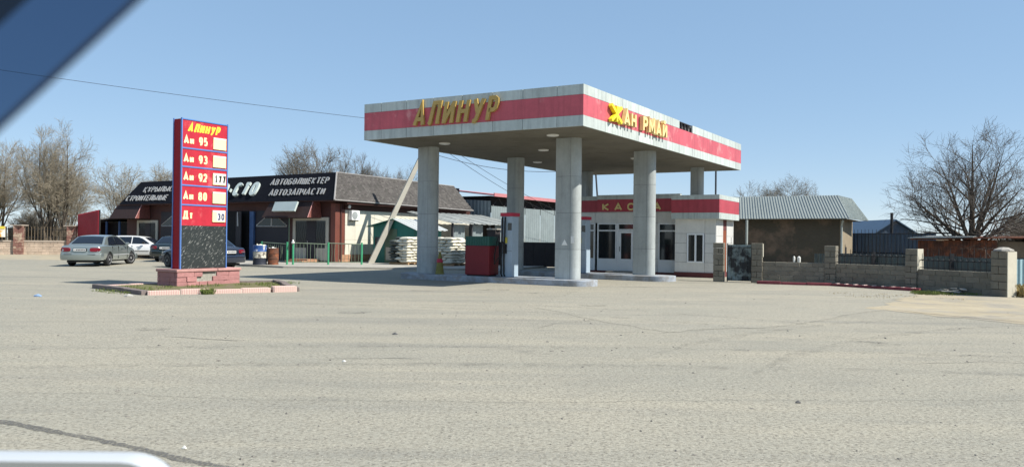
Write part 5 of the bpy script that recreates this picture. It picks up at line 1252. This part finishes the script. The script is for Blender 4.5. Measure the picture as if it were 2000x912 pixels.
def car(label, paint, X, Y, heading, kind='sedan', L=4.8, W=1.80, rimm='alloy', steer=0.0, wb=2.83, rear_oh=1.08, light='wide', group='cars parked at the shop', scale=1.0):
    th = Thing('parked_car', label, 'car', X, Y, 0, 'L', group, heading); th.o.scale = (scale,) * 3; hw = W / 2; r = .315
    # x forward from the rear bumper (0) to the nose (L)
    if kind == 'sedan': body = [(0, .46, .80, .76), (.03, .36, .90, .83), (.12, .30, .965, .87), (.5, .27, .995, .895), (1.1, .24, .99, .9), (2.2, .22, .955, .9), (3.2, .22, .93, .9), (L - 1.0, .23, .89, .885), (L - .45, .25, .80, .85), (L - .12, .30, .70, .78), (L, .40, .60, .66)]
    else: body = [(0, .46, .86, .76), (.03, .36, .93, .83), (.15, .28, .95, .87), (.6, .26, .96, .895), (1.1, .24, .95, .9), (2.2, .22, .93, .9), (3.1, .22, .91, .9), (L - 1.0, .23, .88, .885), (L - .45, .25, .80, .85), (L - .12, .30, .70, .78), (L, .40, .60, .66)]
    stn = smoothpts(body, 4); k_ = W / 1.8; rings = []
    for s_ in stn:
        x, zb, zt, wd = s_ if len(s_) == 4 else (0, 0, 0, 0); wd *= k_; h = zt - zb
        half = [(.0, zb), (.72, zb), (.93, zb + .05), (.985, zb + .25 * h), (1.0, zb + .52 * h), (.985, zb + .76 * h), (.945, zt - .05), (.87, zt - .006), (.5, zt + .014), (0, zt + .02)]
        ring = [(x, yy * wd, zz) for yy, zz in half] + [(x, -yy * wd, zz) for yy, zz in half[-2:0:-1]]; rings.append(ring)
    n = len(rings[0]); mb = MB(); vs = [p for q in rings for p in q]
    fs = [(i * n + j, i * n + (j + 1) % n, (i + 1) * n + (j + 1) % n, (i + 1) * n + j) for i in range(len(rings) - 1) for j in range(n)] + [tuple(range(n)), tuple(reversed(range((len(rings) - 1) * n, len(rings) * n)))]
    mb.add(vs, fs); me = mb.mesh('body', paint)
    # wheel wells cut out of the body
    ax = [rear_oh, rear_oh + wb]; cut = MB()
    for a in ax:
        for s_ in (-1, 1): cut.lathe([(r + .055, s_ * (hw - .30)), (r + .055, s_ * (hw + .2))], 28, (a, 0, r), 'Y')
    tmp = bpy.data.objects.new('tmp_body', me); tc_ = bpy.data.objects.new('tmp_cut', cut.mesh('cut', 'car_black')); COL.objects.link(tmp); COL.objects.link(tc_)
    bo = tmp.modifiers.new('b', 'BOOLEAN'); bo.operation = 'DIFFERENCE'; bo.object = tc_; bo.solver = 'EXACT'
    dg = bpy.context.evaluated_depsgraph_get(); dg.update(); me2 = bpy.data.meshes.new_from_object(tmp.evaluated_get(dg)); me2.name = 'body'
    bpy.data.objects.remove(tmp); bpy.data.objects.remove(tc_)
    me2.polygons.foreach_set('use_smooth', [True] * len(me2.polygons)); me2.set_sharp_from_angle(angle=R(32))
    th.part('body', me2, None)
    # cabin
    if kind == 'sedan': prof = [(.62, .98), (.98, 1.20), (1.26, 1.355), (1.6, 1.42), (2.15, 1.445), (2.65, 1.42), (2.95, 1.355), (3.35, 1.14), (3.72, .925)]
    else: prof = [(.10, .94), (.26, 1.18), (.46, 1.39), (.9, 1.46), (1.9, 1.475), (2.45, 1.44), (2.75, 1.37), (3.15, 1.14), (3.55, .92)]
    pr = smoothpts([Vector((a, b)) for a, b in prof], 3); wbt, wrf = hw * .90, hw * .66; zr = max(p.y for p in pr); zb0 = .94
    def yw(z, x=None): return wbt - (wbt - wrf) * max(0, (z - zb0)) / (zr - zb0)
    vs = []; m_ = len(pr); cross = [-1, -.93, -.6, 0, .6, .93, 1]
    for p in pr:
        for c_ in cross: vs.append((p.x, c_ * yw(p.y), p.y + .025 * (1 - c_ * c_) - (.012 if abs(c_) > .95 else 0)))
    for p in pr:
        for c_ in (-1, 1): vs.append((p.x, c_ * wbt, min(zb0 - .06, p.y)))
    nc = len(cross); fs = [(i * nc + j, (i + 1) * nc + j, (i + 1) * nc + j + 1, i * nc + j + 1) for i in range(m_ - 1) for j in range(nc - 1)]; b0 = m_ * nc
    for i in range(m_ - 1):
        fs += [(i * nc, b0 + 2 * i, b0 + 2 * i + 2, (i + 1) * nc), (i * nc + nc - 1, (i + 1) * nc + nc - 1, b0 + 2 * i + 3, b0 + 2 * i + 1)]
    mb = MB(); mb.add(vs, fs); th.part('cabin', mb, paint, smooth=40)
    def sidewin(poly, name='side_window'):
        for s_ in (-1, 1):
            mb = MB(); mb.slab([(x, s_ * (yw(z) + .008), z) for x, z in poly], (0, -s_ * .012, 0)); th.part(name, mb, 'car_glass')
    if kind == 'sedan':
        sidewin([(1.18, .985), (1.42, 1.31), (1.62, 1.375), (2.10, 1.395), (2.10, .985)]); sidewin([(2.17, .985), (2.17, 1.395), (2.62, 1.37), (2.86, 1.30), (3.36, 1.0), (3.36, .985)]); gl = (.74, 1.05, 1.20, 1.335)
    else:
        sidewin([(.42, .99), (.56, 1.36), (1.15, 1.41), (1.15, .99)]); sidewin([(1.22, .99), (1.22, 1.41), (2.02, 1.415), (2.02, .99)]); sidewin([(2.09, .99), (2.09, 1.415), (2.45, 1.39), (2.70, 1.31), (3.18, 1.0), (3.18, .99)]); gl = (.16, 1.03, .40, 1.33)
    def zon(x):
        for a, b in zip(pr, pr[1:]):
            if a.x <= x <= b.x: return a.y + (b.y - a.y) * (x - a.x) / (b.x - a.x)
        return zb0
    def glass(x0, x1, name, f=.88, d=1):
        mb = MB(); xs = [x0 + (x1 - x0) * i / 4 for i in range(5)]; vs = []
        for x in xs:
            z = zon(x)
            for c_ in (-f, -.5, 0, .5, f): vs.append((x - d * .008, c_ * yw(z), z + .025 * (1 - c_ * c_) + .010))
        mb.add(vs, [(i * 5 + j, i * 5 + j + 1, i * 5 + j + 6, i * 5 + j + 5) for i in range(4) for j in range(4)]); th.part(name, mb, 'car_glass', smooth=True)
    if kind == 'sedan': glass(.70, 1.27, 'rear_window'); glass(2.98, 3.66, 'windscreen', d=-1)
    else: glass(.15, .43, 'rear_window'); glass(2.80, 3.48, 'windscreen', d=-1)
    # bumpers, lights, plate, trim
    def bumper(x0, x1, xs, z0, z1):
        mb = MB(); pts = [(-hw * .99, x0 + .38), (-hw * .97, x0 + .10), (-hw * .80, x0 - .02), (0, x0 - .06), (hw * .80, x0 - .02), (hw * .97, x0 + .10), (hw * .99, x0 + .38)]
        if xs < 0: pts = [(a, x1 - (b - x0)) for a, b in pts]
        vs = []; sg = 1 if xs > 0 else -1
        for y, x in pts:
            vs += [(x, y, z0), (x - sg * .035, y * 1.015, z0 + .1), (x - sg * .03, y * 1.015, z1 - .05), (x + sg * .01, y, z1), (x + sg * .12, y * .9, z1), (x + sg * .12, y * .9, z0)]
        q = len(pts); mb.add(vs, [(i * 6 + j, (i + 1) * 6 + j, (i + 1) * 6 + (j + 1) % 6, i * 6 + (j + 1) % 6) for i in range(q - 1) for j in range(6)] + [tuple(range(6)), tuple(range(6 * q - 6, 6 * q))]); return mb
    th.part('rear_bumper', bumper(0, L, 1, .30, .63), paint, smooth=35); th.part('front_bumper', bumper(0, L, -1, .22, .52), paint, smooth=35)
    th.part('bumper_strip', MB().box(-.072, -.05, -hw * .75, hw * .75, .55, .575), 'car_black')
    th.part('underside', MB().box(.15, L - .2, -hw * .7, hw * .7, .19, .27), 'car_black')
    def lamp(y0, y1, z0, z1, m, name, xo=-.035, nseg=8):
        pts = []; cy, cz, ry, rz = (y0 + y1) / 2, (z0 + z1) / 2, abs(y1 - y0) / 2, (z1 - z0) / 2
        for i in range(20):
            a = 6.283 * i / 20; c_, s_ = math.cos(a), math.sin(a); e = .5; pts.append((cy + ry * math.copysign(abs(c_) ** e, c_), cz + rz * math.copysign(abs(s_) ** e, s_)))
        mb = MB(); mb.add([(xo + .06 + .10 * (abs(y) / hw) ** 6, y, z) for y, z in pts] + [(xo + .10 * (abs(y) / hw) ** 6 + .012, cy + (y - cy) * .93, cz + (z - cz) * .9) for y, z in pts], [(i, (i + 1) % 20, 20 + (i + 1) % 20, 20 + i) for i in range(20)] + [tuple(range(20, 40))]); th.part(name, mb, m, smooth=40)
    for s_ in (-1, 1):
        if light == 'wide': lamp(s_ * hw * .95, s_ * hw * .46, .68, .875, 'tail_red', 'tail_light', -.055)
        else: lamp(s_ * hw * .93, s_ * hw * .50, .70, .88, 'tail_red', 'tail_light'); lamp(s_ * hw * .90, s_ * hw * .62, .76, .79, 'tail_clear', 'reversing_light', -.045)
        lamp_mb = MB(); lamp_mb.box(L - .16, L - .05, s_ * hw * .48 if s_ > 0 else -hw * .80, hw * .80 if s_ > 0 else -hw * .48, .58, .70); th.part('headlight', lamp_mb, 'flap_white')
        mb = MB(); mb.box(2.95 if kind == 'sedan' else 2.80, 3.10 if kind == 'sedan' else 2.95, s_ * (hw + .0) if s_ > 0 else -hw - .16, hw + .16 if s_ > 0 else -hw, .98, 1.10); th.part('door_mirror', mb, paint if paint != 'paint_white' else 'car_black', bevel=.03)
        for x in (1.50, 2.45): th.part('door_handle', MB().box(x, x + .18, s_ * hw * .985 if s_ > 0 else -hw * 1.02, hw * 1.02 if s_ > 0 else -hw * .985, .80, .83), paint)
        th.part('side_moulding', MB().box(rear_oh + r + .12, rear_oh + wb - r - .1, s_ * hw * .99 if s_ > 0 else -hw * 1.015, hw * 1.015 if s_ > 0 else -hw * .99, .50, .535), 'car_black' if paint != 'paint_silver' else 'hubcap')
        for x in (1.40, 2.135, 3.30): th.part('door_gap', MB().box(x, x + .008, s_ * hw * .97 if s_ > 0 else -hw * 1.003, hw * 1.003 if s_ > 0 else -hw * .97, .34, .93), 'car_black')
    pb = MB().box(-.062, -.03, -.29, .29, .70, .84); th.part('plate_recess', pb, 'car_black'); pl = th.part('licence_plate', MB().box(-.070, -.062, -.26, .26, .715, .825), 'plate')
    for i, w_ in enumerate((.03, .05, .05, .05, .045, .05, .045)): th.part('plate_mark', MB().box(-.0715, -.0701, .21 - i * .066 - w_, .21 - i * .066, .74, .80), 'digit_black', parent=pl)
    for a, stv in ((ax[0], 0), (ax[1], steer)):
        for s_ in (-1, 1): wheel(th, a, s_ * (hw - .115), r, s_, rimm, stv)
    return th
def heading(dx, dy): return math.atan2(dy, dx)
def place(cx, cy, hd, back): return cx - math.cos(hd) * back, cy - math.sin(hd) * back
hd = heading(-.13, 1.0); x, y = place(-19.9, 36.0, hd, 1.08)
car('silver sedan with dark rear window and front wheels turned, seen from behind', 'paint_silver', x, y, hd, 'sedan', 4.8, 1.80, 'alloy', -.42)
hd = heading(.99, .04); x, y = place(-21.5, 47.15, hd, 3.6)
car('white estate car parked sideways before the shop entrance', 'paint_white', x, y, hd, 'estate', 4.5, 1.70, 'hubcap', wb=2.6, rear_oh=1.0, scale=.95)
hd = heading(-.10, 1.0)
car('dark green sedan parked nose to the shop left of the price board', 'paint_dark', -19.05, 41.9, hd, 'sedan', 4.5, 1.70, 'hubcap', wb=2.7, light='tall')
hd = heading(-.80, .60); x, y = place(-15.5, 36.1, hd, 3.75)
car('dark navy sedan half hidden behind the price board', 'paint_navy', x, y, hd, 'sedan', 4.55, 1.70, 'hubcap', wb=2.68, light='tall')

# ------------------------------------------------------------------ litter
rr = random.Random(31)
LIT = [(-11.44, 18.46, .26, 'blue_scrap', 'blue plastic scrap lying on the asphalt at left'), (-1.83, 12.07, .10, 'joint_dark', 'crushed black scrap lying in the middle of the forecourt'),
       (-9.4, 18.75, .30, 'board_pale', 'dirty white rag beside the sign kerb'), (-2.35, 5.52, .04, 'litter', 'white cigarette end near the tar line'), (-2.05, 9.4, .05, 'litter', 'white paper scrap on the forecourt left of centre'), (15.0, 21.7, .14, 'litter', 'white bag in dry grass at the right wall end'), (2.75, 7.3, .06, 'joint_dark', 'dark stone chip on the asphalt right of centre')]
for x, y, s_, m_, lab in LIT:
    mb = MB(); n = 7; a0 = rr.uniform(0, 6)
    ring = [(x + s_ * .5 * math.cos(a0 + 6.283 * i / n) * rr.uniform(.6, 1.1), y + s_ * .28 * math.sin(a0 + 6.283 * i / n) * rr.uniform(.6, 1.1), .006 + (s_ * .1 * rr.random())) for i in range(n)]
    mb.add(ring + [(x, y, .02 + s_ * .18)] + [(p[0], p[1], .002) for p in ring], [(i, (i + 1) % n, n) for i in range(n)] + [(n + 1 + i, n + 1 + (i + 1) % n, (i + 1) % n, i) for i in range(n)] + [tuple(reversed(range(n + 1, 2 * n + 1)))])
    single('litter', lab, 'litter', mb, m_, x, y, 0)

# ------------------------------------------------------------------ the van the picture is taken from: tinted window visor and wing mirror
v = Thing('window_visor', 'tinted blue plastic window visor of the camera vehicle at upper left', 'visor', -.156, .24, 1.592, 'W')
E0, E1_ = Vector((-.216, .225, 1.520)), Vector((-.084, .255, 1.668)); ed = (E1_ - E0).normalized(); iw = Vector((-.73, .08, .68)).normalized()
mb = MB(); n = 14; wv = [(0, 0), (.018, .003), (.036, .004), (.054, .002)]
top = [[E0 + (E1_ - E0) * (i / n) + iw * a + Vector((0, b, 0)) for a, b in wv] for i in range(n + 1)]
vs = [p for r_ in top for p in r_] + [p + Vector((0, .003, 0)) for r_ in top for p in r_]; k4 = len(wv); N_ = (n + 1) * k4
fs = []
for i in range(n):
    for j in range(k4 - 1): q = (i * k4 + j, (i + 1) * k4 + j, (i + 1) * k4 + j + 1, i * k4 + j + 1); fs += [q]
mb.add(vs[:N_], fs); v.part('tinted_strip', mb, 'tint', smooth=True)
v.part('edge_bead', MB().tube([E0 + (E1_ - E0) * (i / 8) for i in range(9)], .0009, 6), 'mirror_black', smooth=True)
a0_, a1_ = E0 + iw * .053, E1_ + iw * .053
pil = MB(); o_ = iw * .08; dp = Vector((0, .04, 0))
pil.hull8([a0_, a0_ + o_, a0_ + o_ + dp, a0_ + dp], [a1_, a1_ + o_, a1_ + o_ + dp, a1_ + dp]); v.part('door_frame', pil, 'mirror_black')
m = Thing('wing_mirror', 'chrome rimmed black wing mirror of the camera vehicle at lower left', 'mirror', -.46, .70, 1.2, 'W')
def rrect(cx, cz, hw_, hh, rad, y, n=8):
    out = []
    for sx_, sz_, a0 in ((1, 1, 0), (-1, 1, 90), (-1, -1, 180), (1, -1, 270)):
        for i in range(n + 1):
            a = R(a0 + 90 * i / n); out.append((cx + sx_ * (hw_ - rad) + rad * math.cos(a), y, cz + sz_ * (hh - rad) + rad * math.sin(a)))
    return out
MC = (-.470, 1.2575, .172, .091)
rings = [rrect(MC[0], MC[1], MC[2] - .012, MC[3] - .012, .04, .690), rrect(MC[0], MC[1], MC[2] - .004, MC[3] - .004, .048, .686), rrect(MC[0], MC[1], MC[2], MC[3], .05, .695), rrect(MC[0], MC[1], MC[2] - .002, MC[3] - .002, .05, .712)]
def loft(rings, capa=False, capb=False):
    mb = MB(); n = len(rings[0]); mb.add([p for r_ in rings for p in r_], [(i * n + j, i * n + (j + 1) % n, (i + 1) * n + (j + 1) % n, (i + 1) * n + j) for i in range(len(rings) - 1) for j in range(n)] + ([tuple(range(n))] if capa else []) + ([tuple(range((len(rings) - 1) * n, len(rings) * n))] if capb else [])); return mb
m.part('chrome_rim', loft(rings), 'chrome', smooth=50)
m.part('housing', loft([rrect(MC[0], MC[1], MC[2] - .003, MC[3] - .003, .05, .713), rrect(MC[0], MC[1], MC[2] - .02, MC[3] - .018, .05, .76), rrect(MC[0], MC[1], MC[2] - .07, MC[3] - .05, .03, .79)], True, True), 'mirror_black', smooth=50)
m.part('mirror_face', loft([rrect(MC[0], MC[1], MC[2] - .012, MC[3] - .012, .04, .694), rrect(MC[0], MC[1], MC[2] - .013, MC[3] - .013, .04, .696)], True, True), 'mirror_black')
m.part('arm', MB().box(-.75, -.60, .71, .76, 1.18, 1.24), 'mirror_black', bevel=.01)
